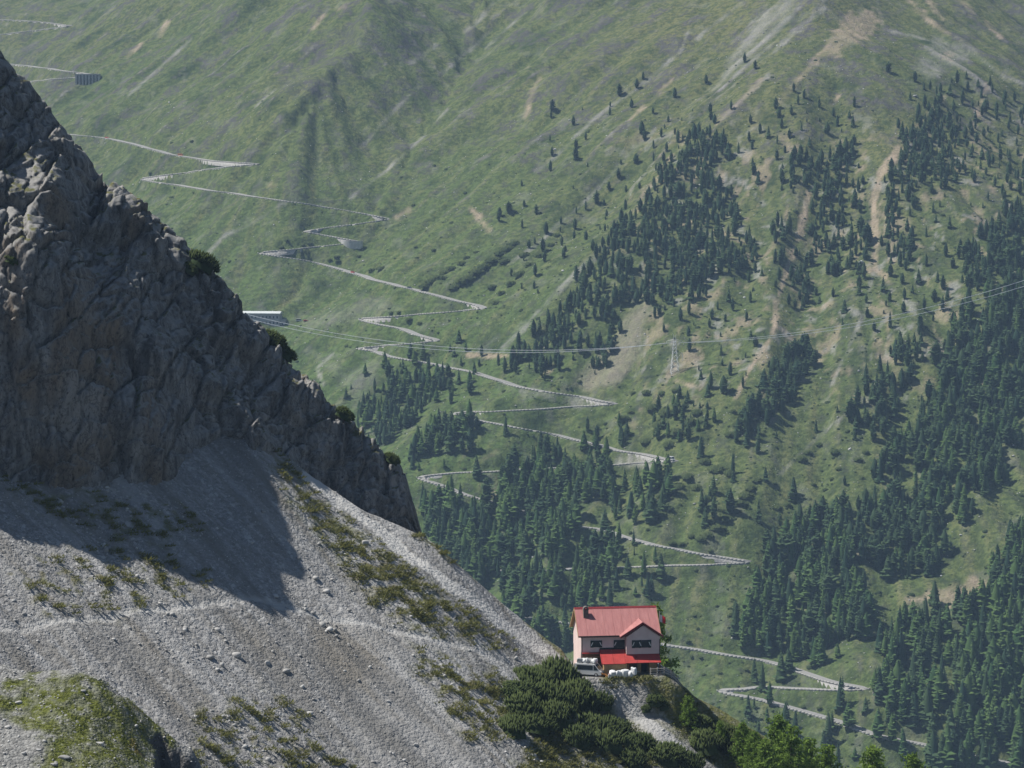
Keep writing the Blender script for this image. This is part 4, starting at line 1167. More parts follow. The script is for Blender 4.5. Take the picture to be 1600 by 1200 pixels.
def scatter_rocks(name, pts, sizes, label, protos):
    VV, FF, TN = [], [], []; off = 0
    for (x, y, z), s in zip(pts, sizes):
        v, f = protos[int(rng.integers(len(protos)))]
        a = rng.uniform(0, 6.28); ca, sa = math.cos(a), math.sin(a)
        q_ = np.stack([v[:, 0]*ca-v[:, 1]*sa, v[:, 0]*sa+v[:, 1]*ca, v[:, 2]*.8], 1)*s*.5
        VV.append(q_+np.array([x, y, z+s*.08])); FF.append(f+off); TN.append(np.full(len(v), rng.random())); off += len(v)
    me = mesh_arrays(name, np.concatenate(VV), np.concatenate(FF), False, {'tint': np.concatenate(TN)})
    return link(name, me, M_STONE, kind='stuff', label=label, category='stones')
pts, sizes = [], []
for k in range(6500):
    px, py = rng.uniform(20, 1600), rng.uniform(10, 1100)
    if py > np.interp(px, sx_, sy_): continue
    Yg = 2650-1.05*py+max(0, 700-px)*.45
    rx, _ = ray(px, py); x, y = float(rx*Yg), float(Yg)
    r, c = far_index(x, y)
    if ROADDIST[int(r), int(np.clip(c, 0, NCOL-1))] < 4.5: continue
    pts.append((x, y, float(z_far(x, y)))); sizes.append(float(.5+rng.exponential(.4)))
scatter_rocks('hillside_stones', pts, sizes, 'loose pale stones scattered over the mountainside', ROCK0)

# ------------------------------------------------------------------ the red-roofed mountain house
t = NT('pink_plaster'); n_ = t.noise(.9, detail=5)
t.color(t.mix(t.ramp(n_, [(.3, 0.0), (.7, 1.0)]), (.64, .50, .475), (.74, .60, .57)), .92, .15)
t.bump(t.noise(9.0, detail=3), .25, .05); M_PLASTER = t.m
t = NT('weathered_red_sheet'); n_ = t.noise(1.1, t.coord((1.6, .3, .3)), 6, .65)
t.color(t.mix(t.ramp(n_, [(.3, 0.0), (.7, 1.0)]), (.31, .125, .122), (.43, .195, .185)), .62, .3); M_ROOF = t.m
M_NEWRED = plain('bright_red_sheet', (.40, .045, .04), .55, .2, 1.2, .35)
M_TRIM = plain('dark_red_trim', (.20, .022, .028), .6, .2, 2.0)
M_WOOD = plain('brown_boards', (.17, .085, .042), .85, .35, 3.0)
M_PALEWOOD = plain('pale_boards', (.40, .27, .14), .85, .25, 3.0)
M_DARK = plain('dark_interior', (.018, .018, .022), .8, .2, 2.0)
M_SHUT = plain('dark_green_shutter', (.018, .034, .036), .6, .2, 4.0)
M_WHITE = plain('white_paint', (.74, .74, .72), .6, .1, 3.0)
M_STEEL = plain('grey_steel', (.33, .34, .35), .5, .15, 1.0, .4, .3)
M_GUTTER = plain('brown_metal', (.07, .05, .045), .5, .2, 4.0)
M_CHIM = plain('sooty_masonry', (.16, .145, .13), .95, .4, 3.0)
M_FENCE = plain('grey_weathered_wood', (.40, .375, .34), .95, .35, 5.0)
M_STONEW = plain('rubble_plinth', (.26, .235, .21), .95, .35, 4.0)
t = NT('window_glass'); t.color((.03, .04, .05), .08, .5); M_GLASS = t.m
house = thing('mountain_house', 'pink two-storey mountain house with red metal roof on the crest', 'house', HO, HA)
L, D, ZE, ZR, ZU = 12.5, 8.2, 5.95, 9.78, 3.35
RM = D/2
slope = (ZR-ZE)/(RM+.5)
wall = MB()
wall.box(0, L, 0, D, ZU, 6.3)
wall.prism([(0, 0, 6.3), (0, D, 6.3), (0, RM, 6.3+slope*(RM)*.96)], (0, 0, 0), (.3, 0, 0))
wall.prism([(0, 0, 6.3), (0, D, 6.3), (0, RM, 6.3+slope*(RM)*.96)], (L-.3, 0, 0), (L, 0, 0))
wall.obj('upper_wall', M_PLASTER, house)
MB().box(0, .28, .3, D-.3, -1.2, ZU-.002).obj('side_wall', M_PLASTER, house)
MB().box(.285, L-.12, .12, D-.12, -1.2, ZU).obj('ground_floor_wall', M_WOOD, house)
MB().box(.0, L, .0, D, -2.5, -.02).obj('foundation', M_STONEW, house)
bay = MB()
B0, B1, BV = 7.07, 12.5, -1.3
bm_ = (B0+B1)/2
bay.prism([(B0, 0, 3.12), (B1, 0, 3.12), (B1, 0, 5.85), (bm_, 0, 7.72), (B0, 0, 5.85)], (0, BV, 0), (0, 0.6, 0))
bay_o = bay.obj('bay_wall', M_PLASTER, house)
# roof: a shell with separate sheets
roof = link('roof', None, parent=house)
def roof_pt(u, v, up=0.0):
    z = ZE+slope*(v+.5) if v <= RM else ZE+slope*(RM+RM+.5-v)
    return (u, v, z+up)
n_sheet = 9
u0, u1 = -.5, 12.75
for k in range(n_sheet):
    a = u0+(u1-u0)*k/n_sheet; b = u0+(u1-u0)*(k+1)/n_sheet-.035
    m = MB(); th = .10; wob = random.Random(k).uniform(0, .02)
    for (va, vb) in ((-.5, RM), (RM, D+.5)):
        P = [roof_pt(a, va), roof_pt(b, va), roof_pt(b, vb), roof_pt(a, vb)]
        Q = [(p[0], p[1], p[2]+th+wob) for p in P]
        m.add(P+Q, [(3, 2, 1, 0), (4, 5, 6, 7), (0, 1, 5, 4), (1, 2, 6, 5), (2, 3, 7, 6), (3, 0, 4, 7)])
    m.obj('roof_sheet', M_ROOF, roof)
    m = MB(); P = roof_pt(b+.02, -.52, .03); Q = roof_pt(b+.02, RM, .03)
    m.prism([(-.03, 0, 0), (.03, 0, 0), (.03, 0, .13), (-.03, 0, .13)], P, Q)
    m.obj('seam', M_ROOF, roof)
m = MB()
for s in (-1, 1):
    m.add([(u0-.03, RM, ZR+.17), (u1+.03, RM, ZR+.17), (u1+.03, RM+s*.32, ZR-.10), (u0-.03, RM+s*.32, ZR-.10)], [(0, 1, 2, 3)])
m.obj('ridge_cap', M_TRIM, roof)
m = MB()
for s, uu in ((-1, u0-.06), (1, u1+.02)):
    for va, vb in ((-.5, RM), (RM, D+.5)):
        a, b = roof_pt(uu, va, -.18), roof_pt(uu, vb, -.18)
        m.add([a, b, (b[0], b[1], b[2]+.32), (a[0], a[1], a[2]+.32), (a[0]+.05, a[1], a[2]), (b[0]+.05, b[1], b[2]), (b[0]+.05, b[1], b[2]+.32), (a[0]+.05, a[1], a[2]+.32)],
              [(0, 1, 2, 3), (7, 6, 5, 4), (0, 4, 5, 1), (3, 2, 6, 7), (0, 3, 7, 4), (1, 5, 6, 2)])
m.obj('barge_board', M_PALEWOOD, roof)
MB().box(u0+.02, u1-.02, -.60, -.51, ZE-.12, ZE+.12).obj('gutter', M_GUTTER, roof)
m = MB()
m.add([roof_pt(u0, -.45, -.05), roof_pt(0.02, -.45, -.05), roof_pt(0.02, RM, -.05), roof_pt(u0, RM, -.05), roof_pt(u0, D+.45, -.05), roof_pt(.02, D+.45, -.05)], [(0, 1, 2, 3), (3, 2, 5, 4)])
m.obj('soffit', M_PALEWOOD, roof)
# cross gable over the bay
g = link('cross_gable', None, parent=house)
gl, gr_, gm_, ze, zt = 6.05, 13.0, 9.62, 5.92, 8.18
for s, (a, za, b, zb) in enumerate(((gl, ze, gm_, zt), (gm_, zt, gr_, ze))):
    vb = (max(za, zb)-ZE)/slope+.15
    m = MB()
    # sheet runs back until it meets the main roof
    A = [(a, BV-.35, za), (b, BV-.35, zb), (b, (zb-ZE)/slope-.5+.35, zb), (a, (za-ZE)/slope-.5+.35, za)]
    if s == 1: pass
    Q = [(p[0], p[1], p[2]+.11) for p in A]
    m.add(A+Q, [(3, 2, 1, 0), (4, 5, 6, 7), (0, 1, 5, 4), (1, 2, 6, 5), (2, 3, 7, 6), (3, 0, 4, 7)])
    m.obj('roof_sheet', M_ROOF, g)
    m = MB()
    m.prism([(a, 0, za-.2), (b, 0, zb-.2), (b, 0, zb+.13), (a, 0, za+.13)], (0, BV-.42, 0), (0, BV-.36, 0))
    m.obj('barge_board', M_TRIM, g)
# chimney
ch_ = MB(); cu0, cv0 = .75, 2.35
ch_.box(cu0, cu0+.78, cv0, cv0+.8, roof_pt(0, cv0)[2]-.3, roof_pt(0, cv0)[2]+1.45)
chim = ch_.obj('chimney', M_CHIM, house)
zt_ = roof_pt(0, cv0)[2]+1.45
arch = MB(); prof = []
for k in range(9):
    a = math.pi*k/8; prof.append((cu0+.39-.42*math.cos(a), 0, zt_+.12+.42*math.sin(a)))
inner = [(cu0+.39-.2*math.cos(math.pi*k/8), 0, zt_+.12+.2*math.sin(math.pi*k/8)) for k in range(9)]
for k in range(8):
    arch.prism([prof[k], prof[k+1], inner[k+1], inner[k]], (0, cv0-.05, 0), (0, cv0+.85, 0))
arch.box(cu0-.05, cu0+.19, cv0-.05, cv0+.85, zt_+.002, zt_+.13).box(cu0+.6, cu0+.83, cv0-.05, cv0+.85, zt_+.002, zt_+.13)
arch.obj('chimney_hood', M_CHIM, chim)
# windows with shutters
def window(ua, ub, za, zb, v, sides=(1, 1)):
    o = MB().box(ua, ub, v-.05, v-.004, za, zb).obj('window', M_DARK, house)
    sw = .46
    pa = ua+(sw if sides[0] else 0); pb = ub-(sw if sides[1] else 0)
    fr = MB()
    fr.box(pa, pb, v-.09, v-.052, za, za+.07).box(pa, pb, v-.09, v-.052, zb-.07, zb).box(pa, pa+.06, v-.09, v-.052, za+.071, zb-.071).box(pb-.06, pb, v-.09, v-.052, za+.071, zb-.071)
    fr.box((pa+pb)/2-.03, (pa+pb)/2+.03, v-.09, v-.052, za+.071, zb-.071)
    fr.obj('window_frame', M_SHUT, o)
    for x_, y_ in ((pa+.06, (pa+pb)/2-.03), ((pa+pb)/2+.03, pb-.06)):
        MB().box(x_, y_, v-.07, v-.053, za+.07, zb-.07).obj('pane', M_GLASS, o)
    for s, x_ in ((0, ua), (1, ub-sw)):
        if not sides[s]: continue
        sh = MB().box(x_, x_+sw, v-.12, v-.052, za-.03, zb+.03).obj('shutter', M_SHUT, o)
        h = zb-za
        if s == 0: st = [(x_+.03, 0, za+.25*h), (x_+.17, 0, za+.25*h), (x_+sw-.03, 0, za+.75*h), (x_+sw-.17, 0, za+.75*h)]
        else: st = [(x_+sw-.17, 0, za+.25*h), (x_+sw-.03, 0, za+.25*h), (x_+.17, 0, za+.75*h), (x_+.03, 0, za+.75*h)]
        MB().prism(st, (0, v-.135, 0), (0, v-.121, 0)).obj('white_stripe', M_WHITE, house)
window(1.5, 3.35, 4.15, 5.2, 0)
window(5.25, 7.0, 4.05, 5.2, 0, (1, 0))
window(7.95, 9.5, 4.15, 5.35, BV)
window(9.55, 11.05, 4.15, 5.35, BV, (0, 1))
MB().box(3.0, 6.98, -.12, -.004, 3.74, 4.02).obj('shadow_gap_strip', M_DARK, house)  # dark strip painted in for the shadow gap above the lean-to roof
# lean-to with its bright red roof
z_of = lambda v: 3.72+v*.66
LR = link('lean_to_roof', None, parent=house)
nb = 5
for k in range(nb):
    a = 3.0+(12.45-3.0)*k/nb; b = 3.0+(12.45-3.0)*(k+1)/nb-.03
    va = -2.85 if b < 7.3 else -2.75
    m = MB(); A = [(a, va, z_of(va)), (b, va, z_of(va)), (b, -.004, z_of(0)), (a, -.004, z_of(0))]
    Q = [(p[0], p[1], p[2]+.09) for p in A]
    m.add(A+Q, [(3, 2, 1, 0), (4, 5, 6, 7), (0, 1, 5, 4), (1, 2, 6, 5), (2, 3, 7, 6), (3, 0, 4, 7)])
    m.obj('roof_sheet', M_NEWRED, LR)
m = MB(); m.prism([(2.9, -2.9, z_of(-2.9)-.1), (2.9, 0-.004, z_of(0)-.1), (2.9, -.004, z_of(0)+.16), (2.9, -2.9, z_of(-2.9)+.16)], (0, 0, 0), (.08, 0, 0)); m.obj('barge_board', M_NEWRED, LR)
m = MB()
for k in range(18):
    a = 3.3+3.7*k/18
    m.box(a, a+.19, -2.5, -2.44, 0-.6, z_of(-2.5)-.01)
m.box(3.32, 6.98, -2.43, -2.36, -.6, z_of(-2.43)-.02)
m.box(3.3, 3.36, -2.36, -.01, -.6, 2.0)
m.obj('lean_to_wall', M_PALEWOOD, house)
MB().box(7.1, 7.25, -2.6, -2.45, -.6, 2.0).obj('porch_post', M_WOOD, house)
MB().box(12.2, 12.35, -2.55, -2.4, -.6, 2.1).obj('porch_post', M_WOOD, house)
MB().box(9.0, 9.55, -.6, .1, -.2, 2.0).obj('porch_panel', M_PALEWOOD, house)
MB().box(10.8, 12.1, -.6, .1, -.2, 2.2).obj('porch_panel', M_PALEWOOD, house)
MB().box(9.75, 10.6, .05, .11, -.1, 2.05).obj('door', M_DARK, house)
MB().box(7.3, 8.95, -2.5, -2.35, .45, .58).obj('porch_rail', M_FENCE, house)
MB().box(.1, 2.98, -.55, -.004, 3.2, 3.32).obj('awning', M_NEWRED, house)
gd = MB().box(1.4, 2.9, .05, .115, -.1, 2.4).obj('dark_garage_opening', M_DARK, house)  # flat dark sheet, its colour stands for the shade inside the open garage
MB().box(.12, 2.98, .06, .118, 2.45, 2.62).obj('lintel', M_PALEWOOD, house)
m = MB(); m.tube((.12, -.12, -.2), (.12, -.12, 5.5), .05).tube((.12, -.12, 5.5), (.05, -.5, 5.85), .05); m.obj('downpipe', M_GUTTER, house)
m = MB(); m.tube((12.42, BV-.08, -.4), (12.42, BV-.08, 5.4), .06).tube((12.42, BV-.08, 5.4), (12.85, BV-.3, 5.8), .06); m.obj('downpipe', M_GUTTER, house)

def hw(u, v, z=0.0):
    """house frame to world"""
    return (HO[0]+u*HU[0]+v*HV[0], HO[1]+u*HU[1]+v*HV[1], HO[2]+z)
def gz(u, v):
    x, y, _ = hw(u, v); return float(h_ground(np.array(x), np.array(y)))
# flag pole
fx, fy, _ = hw(13.0, 2.0)
fp = thing('flag_pole', 'tall wooden pole with red and white flag beside the house', 'flag pole', (fx, fy, gz(13.0, 2.0)), HA)
MB().tube((0, 0, -.4), (0, 0, 9.4), .10, .05, 8).obj('pole', M_FENCE, fp)
def flagmesh(x0, x1):
    m = MB(); n = 5
    for k in range(n+1):
        s = x0+(x1-x0)*k/n
        for zz in (7.7, 8.85): m.v.append((.08+s*.7, .12*math.sin(s*4.0)-.02, zz-.35*s))
    for k in range(n): m.f.append((2*k, 2*k+2, 2*k+3, 2*k+1))
    return m
M_RED = plain('red_cloth', (.52, .02, .03), .8, .15, 3.0)
flagmesh(.0, .55).obj('flag_white', M_WHITE, fp); flagmesh(.55, 1.25).obj('flag_red', M_RED, fp)
# fence on the terrace edge
f0 = hw(10.6, -3.4)
fence = thing('wooden_fence', 'grey wooden rail fence on the edge below the porch', 'fence', (f0[0], f0[1], gz(10.6, -3.4)), HA)
fz = [gz(10.6+k*1.15, -3.4+.25*k)-gz(10.6, -3.4) for k in range(5)]
for k in range(5):
    MB().tube((k*1.15, .25*k, fz[k]-.5), (k*1.15, .25*k, fz[k]+1.25), .09, .08, 6).obj('post', M_FENCE, fence)
for k in range(4):
    for zz in (.35, .75, 1.1):
        MB().tube((k*1.15, .25*k-.1, fz[k]+zz), (k*1.15+1.2, .25*k+.15, fz[k+1]+zz+random.Random(k*9+zz).uniform(-.05, .05)), .075, .075, 5).obj('rail', M_FENCE, fence)
# white sacks
def sack(seed, w, d, h):
    r = np.random.default_rng(seed); v, f = rock(seed, 2, .1)
    v = v/np.abs(v).max(0)
    v = np.sign(v)*np.abs(v)**.6
    v[:, 2] = (v[:, 2]+1)*.5
    pinch = 1-.35*np.clip(v[:, 2]-.6, 0, 1)
    v[:, 2] += (v[:, 2] > .55)*.55*(v[:, 0]*v[:, 1])**2*r.uniform(.2, 1.2)
    v[:, 0] *= pinch; v[:, 1] *= pinch
    v = v*np.array([w/2, d/2, h])
    v = v+.16*np.stack([perlin(v[:, 1]*2.6+seed, v[:, 2]*2.6, seed+j) for j in range(3)], 1)+r.normal(0, .03, v.shape)
    return mesh_arrays('sack', v, f, False)
M_SACK = plain('white_woven_plastic', (.64, .65, .66), .7, .12, 2.0)
for k, (u, v, w, h, lab) in enumerate([(4.6, -3.2, .95, .95, 'slack white builder\'s sack at the garage end of the row'), (5.55, -3.25, 1.1, 1.05, 'plump white sack beside the slack one'), (6.45, -3.3, 1.15, 1.25, 'full white sack in the middle of the row'), (7.3, -3.25, 1.0, 1.0, 'white sack with crumpled top by the porch post'), (7.95, -3.2, .9, 1.35, 'tall pointed white sack nearest the porch')]):
    lab = lab.replace('nearest the porch', 'against the porch rail')
    x, y, _ = hw(u, v); link('sack', sack(30+k, w*1.2, 1.0, h*1.05), M_SACK, None, (x, y, gz(u, v)-.05), float(HA+.3*k), label=lab, category='sack')
# firewood, crate, planks
x, y, _ = hw(3.15, -3.35)
fw = thing('firewood_pile', 'small heap of orange cut firewood by the lean-to corner', 'firewood', (x, y, gz(3.15, -3.35)), HA)
M_LOG = plain('fresh_cut_wood', (.50, .22, .06), .85, .3, 4.0)
rr = random.Random(4)
for k in range(11):
    a = rr.uniform(-.5, .5); px_, py_, pz_ = rr.uniform(-.7, .7), rr.uniform(-.3, .3), .08+.14*(k % 4)
    MB().tube((px_-.3*math.cos(a), py_-.3*math.sin(a), pz_), (px_+.3*math.cos(a), py_+.3*math.sin(a), pz_+rr.uniform(-.05, .1)), .09, .08, 7).obj('log', M_LOG, fw)
x, y, _ = hw(4.0, -3.75)
cr = thing('white_canister', 'small white canister standing near the firewood', 'canister', (x, y, gz(4.0, -3.75)), HA)
MB().box(-.25, .25, -.18, .18, 0, .62).obj('body', M_SACK, cr)
MB().tube((-.12, 0, .62), (-.12, 0, .72), .07, .07, 8).obj('cap', M_RED, cr)
# van with a load on its roof
def car(name, label, loc, rz, mat, l=4.3, w=1.75, h=1.48, van=False, group=None):
    o = thing(name, label, 'van' if van else 'car', loc, rz, group)
    hw_ = w/2
    if van: prof = [(-l/2, .32), (l/2, .32), (l/2, .85), (l/2-.25, 1.0), (l/2-1.05, h*.97), (l/2-1.3, h), (-l/2+.15, h), (-l/2, h*.92)]
    else: prof = [(-l/2, .3), (l/2, .3), (l/2, .68), (l/2-.2, .8), (l/2-1.1, .92), (l/2-1.75, h*.97), (l/2-2.3, h), (-l/2+.9, h*.97), (-l/2+.25, .98), (-l/2, .92)]
    m = MB(); m.prism([(a, 0, b) for a, b in prof], (0, -hw_, 0), (0, hw_, 0)); bo = m.obj('body', mat, o)
    if van: gl_ = [(l/2-.42, 1.06), (l/2-1.02, h*.93), (l/2-1.22, h*.93), (l/2-1.22, 1.06)]; gl2 = [(l/2-1.35, 1.08), (l/2-1.35, h*.9), (-l/2+.4, h*.9), (-l/2+.4, 1.08)]
    else: gl_ = [(l/2-1.25, .96), (l/2-1.8, h*.92), (l/2-2.35, h*.94), (l/2-2.35, .96)]; gl2 = [(l/2-2.45, .96), (l/2-2.45, h*.94), (-l/2+.98, h*.91), (-l/2+.5, .98)]
    for s in (-1, 1):
        for gg in (gl_, gl2):
            m = MB(); m.prism([(a, 0, b) for a, b in gg], (0, s*(hw_+.003), 0), (0, s*(hw_+.02), 0)); m.obj('side_window', M_GLASS, o)
        for xx in (l/2-.8, -l/2+.8):
            wh = MB().tube((xx, s*(hw_-.16), .32), (xx, s*(hw_+.03), .32), .32, .32, 12).obj('wheel', M_DARK, o)
            MB().tube((xx, s*(hw_+.031), .32), (xx, s*(hw_+.05), .32), .19, .17, 10).obj('rim', M_STEEL, wh)
        MB().box(l/2-.02, l/2+.02, s*(hw_-.42) if s > 0 else -hw_+.06, (hw_-.06) if s > 0 else -(hw_-.42), .6, .74).obj('headlight', M_WHITE, o)
        MB().box(-l/2-.02, -l/2+.02, s*(hw_-.3) if s > 0 else -hw_+.04, (hw_-.04) if s > 0 else -(hw_-.3), .7, .88).obj('tail_light', M_RED, o)
    a, b = (prof[3], prof[4])
    m = MB(); e = .012
    nx, nz = -(b[1]-a[1]), (b[0]-a[0]); ln = math.hypot(nx, nz); nx, nz = -nx/ln, -nz/ln
    a2 = (a[0]+(b[0]-a[0])*.15, a[1]+(b[1]-a[1])*.15); b2 = (a[0]+(b[0]-a[0])*.92, a[1]+(b[1]-a[1])*.92)
    if not van: a2, b2 = prof[4], prof[5]; nx, nz = -(b2[1]-a2[1]), (b2[0]-a2[0]); ln = math.hypot(nx, nz); nx, nz = -nx/ln, -nz/ln
    m.add([(a2[0]+nx*e, -hw_*.86, a2[1]+nz*e), (a2[0]+nx*e, hw_*.86, a2[1]+nz*e), (b2[0]+nx*e, hw_*.8, b2[1]+nz*e), (b2[0]+nx*e, -hw_*.8, b2[1]+nz*e)], [(0, 1, 2, 3)])
    m.obj('windscreen', M_GLASS, o)
    return o
M_CARW = plain('white_car_paint', (.58, .59, .60), .3, .05, 1.0, .5)
M_CARR = plain('red_car_paint', (.48, .05, .03), .3, .05, 1.0, .5)
M_CARB = plain('dark_blue_car_paint', (.03, .045, .08), .3, .05, 1.0, .5)
M_CARO = plain('orange_car_paint', (.55, .16, .03), .3, .05, 1.0, .5)
x, y, _ = hw(1.0, -1.9)
vn = car('parked_van', 'white van with a bundled load on its roof beside the house', (x, y, gz(1.0, -1.9)), HA-.45, M_CARW, 4.4, 1.8, 2.0, True)
for k in range(4):
    me = sack(60+k, 1.0, 1.3, .75); me.materials.append(M_SACK if k % 2 else M_STEEL)
    link('roof_load', me, None, vn, (-1.5+.75*k, 0, 2.0), float(k))

# ------------------------------------------------------------------ grey inn by the road
p = hit_far(424, 509); s = p[1]/FPX
inn = thing('grey_inn', 'long grey two-storey inn with pale flat roof behind the cliff edge', 'building', (p[0], p[1], p[2]), -.12)
M_INN = plain('grey_render', (.36, .345, .36), .9, .15, .4)
M_INNR = plain('pale_sheet_roof', (.52, .55, .55), .7, .1, .4)
Wi = 34.0; x1_ = 13*s
MB().box(x1_-Wi, x1_, 0, 11, -3, 9.6).obj('wall', M_INN, inn)
MB().box(x1_+.01, x1_+4.2, 1.5, 9, -3, 5.2).obj('annex_wall', M_INN, inn)
rf_ = MB(); rf_.prism([(0, -.8, 9.6), (0, 11.8, 9.6), (0, 11.8, 10.2), (0, 5.5, 11.6), (0, -.8, 10.2)], (x1_-Wi-.6, 0, 0), (x1_+.6, 0, 0)); rf_.obj('roof', M_INNR, inn)
MB().box(x1_-Wi, x1_, -.15, -.004, 4.6, 4.9).obj('string_course', M_INNR, inn)
for zz in (1.4, 6.0):
    for k in range(11):
        a = x1_-1.9-k*3.0
        w_ = MB().box(a-.6, a+.6, -.12, -.004, zz, zz+1.9).obj('window', M_GLASS, inn)
        MB().box(a-.75, a+.75, -.22, -.125, zz-.18, zz-.02).obj('sill', M_INNR, w_)
MB().box(x1_+1.5, x1_+2.6, 1.38, 1.496, 0, 2.4).obj('door', M_DARK, inn)

# ------------------------------------------------------------------ lattice pylon and its cables
p = hit_far(1054, 584); ps = p[1]/FPX; PH = 64*ps
py_o = thing('lattice_pylon', 'grey steel lattice pylon below the wedge-shaped wood', 'pylon', p, .15)
M_GALV = plain('galvanised_steel', (.60, .61, .62), .55, .15, .5, .4, .2)
M_CABLE = plain('aluminium_cable', (.72, .73, .74), .5, .1, .1, .4, .0)
wb, wt = 3.0, .75
def wz(z): return wb+(wt-wb)*min(1, z/(PH*.8))
for sx in (-1, 1):
    for sy in (-1, 1):
        MB().tube((sx*wb, sy*wb, -1.5), (sx*wt, sy*wt, PH*.8), .16, .13, 4).tube((sx*wt, sy*wt, PH*.8), (sx*wt*.9, sy*wt*.9, PH*.95), .12, .1, 4).obj('leg', M_GALV, py_o)
nl = 8
for k in range(nl):
    z0, z1 = PH*.8*(1-(1-k/nl)**1.25), PH*.8*(1-(1-(k+1)/nl)**1.25)
    a, b = wz(z0), wz(z1)
    m = MB()
    for (p0, p1) in (((-1, -1), (1, -1)), ((1, -1), (1, 1)), ((1, 1), (-1, 1)), ((-1, 1), (-1, -1))):
        m.tube((p0[0]*a, p0[1]*a, z0), (p1[0]*b, p1[1]*b, z1), .09, .09, 3).tube((p1[0]*a, p1[1]*a, z0), (p0[0]*b, p0[1]*b, z1), .09, .09, 3)
    m.obj('bracing', M_GALV, py_o)
AZ = PH*.80
m = MB()
for sy in (-1, 1):
    m.tube((-6.2, sy*.1, AZ), (6.2, sy*.1, AZ), .14, .14, 4).tube((-6.2, 0, AZ), (-.6, sy*.5, AZ+1.6), .09, .09, 3).tube((6.2, 0, AZ), (.6, sy*.5, AZ+1.6), .09, .09, 3)
m.obj('cross_arm', M_GALV, py_o)
for sx in (-1, 1): MB().tube((sx*.6, 0, PH*.93), (sx*1.6, 0, PH*1.0), .1, .07, 4).obj('peak', M_GALV, py_o)
for xx in (-6, -3.2, 3.2, 6): MB().tube((xx, 0, AZ-.1), (xx, 0, AZ-1.1), .16, .16, 6).obj('insulator', M_WHITE, py_o)
m = MB(); m.tube((1.6, 0, PH*.36), (5.2, -.5, PH*.52), .12, .1, 4)
for k in range(5):
    a, b = k/5, (k+1)/5
    m.tube((5.2+.9*math.sin(a*2.2), -.5, PH*(.52-.2*a)), (5.2+.9*math.sin(b*2.2), -.5, PH*(.52-.2*b)), .22, .22, 5)
m.obj('side_bracket', M_WHITE, py_o)
def cable(a, b, sag, label):
    m = MB(); n = 48; A = Vector(a); B = Vector(b); pr = None
    for _ in range(40):                                  # keep clear of the ground
        low = min((A.lerp(B, k/n).z-sag*4*(k/n)*(1-k/n))-float(z_far(np.array(A.lerp(B, k/n).x), np.array(A.lerp(B, k/n).y))) for k in range(2, n-1))
        if low > 3.0: break
        sag *= .95
        if sag < 6: B.z += .4
    for k in range(n+1):
        q_ = A.lerp(B, k/n); q_.z -= sag*4*(k/n)*(1-k/n)
        if pr is not None: m.tube(pr, q_, .21, .21, 4)
        pr = q_
    return m.obj('power_cable', M_CABLE, label=label, category='cable', group='cables of the lattice pylon')
def pw(x_, z_): return (p[0]+x_*math.cos(.15), p[1]+x_*math.sin(.15), p[2]+z_)
ER = at(1700, 414, 2060.0); EL = at(350, 488, 2215.0)
cable(pw(6, AZ-1.1), ER, 12.5, 'pale power cable climbing from the pylon past the forest, lower strand')
cable(pw(3.2, AZ-1.1), (ER[0]-4, ER[1]+6, ER[2]+2.6), 12.0, 'pale power cable climbing from the pylon past the forest, upper strand')
cable(pw(-6, AZ-1.1), EL, 17.0, 'pale power cable sagging from the pylon towards the grey inn, lower strand')
cable(pw(-3.2, AZ-1.1), (EL[0]+1, EL[1]+3, EL[2]+2.5), 16.0, 'pale power cable sagging from the pylon towards the grey inn, upper strand')

# ------------------------------------------------------------------ masonry along the road
p = hit_far(137, 131); s = p[1]/FPX
vd = thing('stone_gallery', 'grey stone arcade carrying the high road hairpin', 'viaduct', p, -.1)
MB().box(-19*s, 19*s, 3.0, 4.5, -4, 15*s).obj('back_wall', M_WALL, vd)
MB().box(-19*s, 19*s, -1.2, 5, 13.5*s, 15.5*s).obj('deck', M_KERB, vd)
for k in range(8):
    a = (-18+36*k/7)*s
    MB().box(a-.9, a+.9, -1.0, 2.99, -5, 13.49*s).obj('pier', M_WALL, vd)
p = hit_far(550, 389); s = p[1]/FPX
rw = thing('curved_retaining_wall', 'pale curved retaining wall under the small hairpin', 'wall', p, 0)
m = MB(); n = 14; prv = None
for k in range(n+1):
    a = math.pi*(k/n); x_, y_ = -math.cos(a)*17*s, -math.sin(a)*5.0+5
    for zz in (-2.0, 12.5*s): m.v.append((x_, y_, zz))
    for zz in (12.5*s, -2.0): m.v.append((x_*.93, y_*.9+.6, zz))
for k in range(n):
    a = 4*k
    m.f += [(a, a+4, a+5, a+1), (a+1, a+5, a+6, a+2), (a+2, a+6, a+7, a+3)]
m.obj('masonry', plain('pale_masonry', (.50, .49, .46), .95, .2, .5), rw)
p = hit_far(1346, 414); s = p[1]/FPX
hut = thing('small_hut', 'tiny grey hut at the foot of the erosion gully', 'hut', p, .3)
MB().box(-1.8, 1.8, -1.3, 1.3, -.8, 2.2).obj('wall', M_STONEW, hut)
m = MB(); m.prism([(-2.1, 0, 2.2), (2.1, 0, 2.2), (0, 0, 3.4)], (0, -1.6, 0), (0, 1.6, 0)); m.obj('roof', M_INNR, hut)
MB().box(-.4, .4, -1.36, -1.304, -.3, 1.5).obj('door', M_DARK, hut)

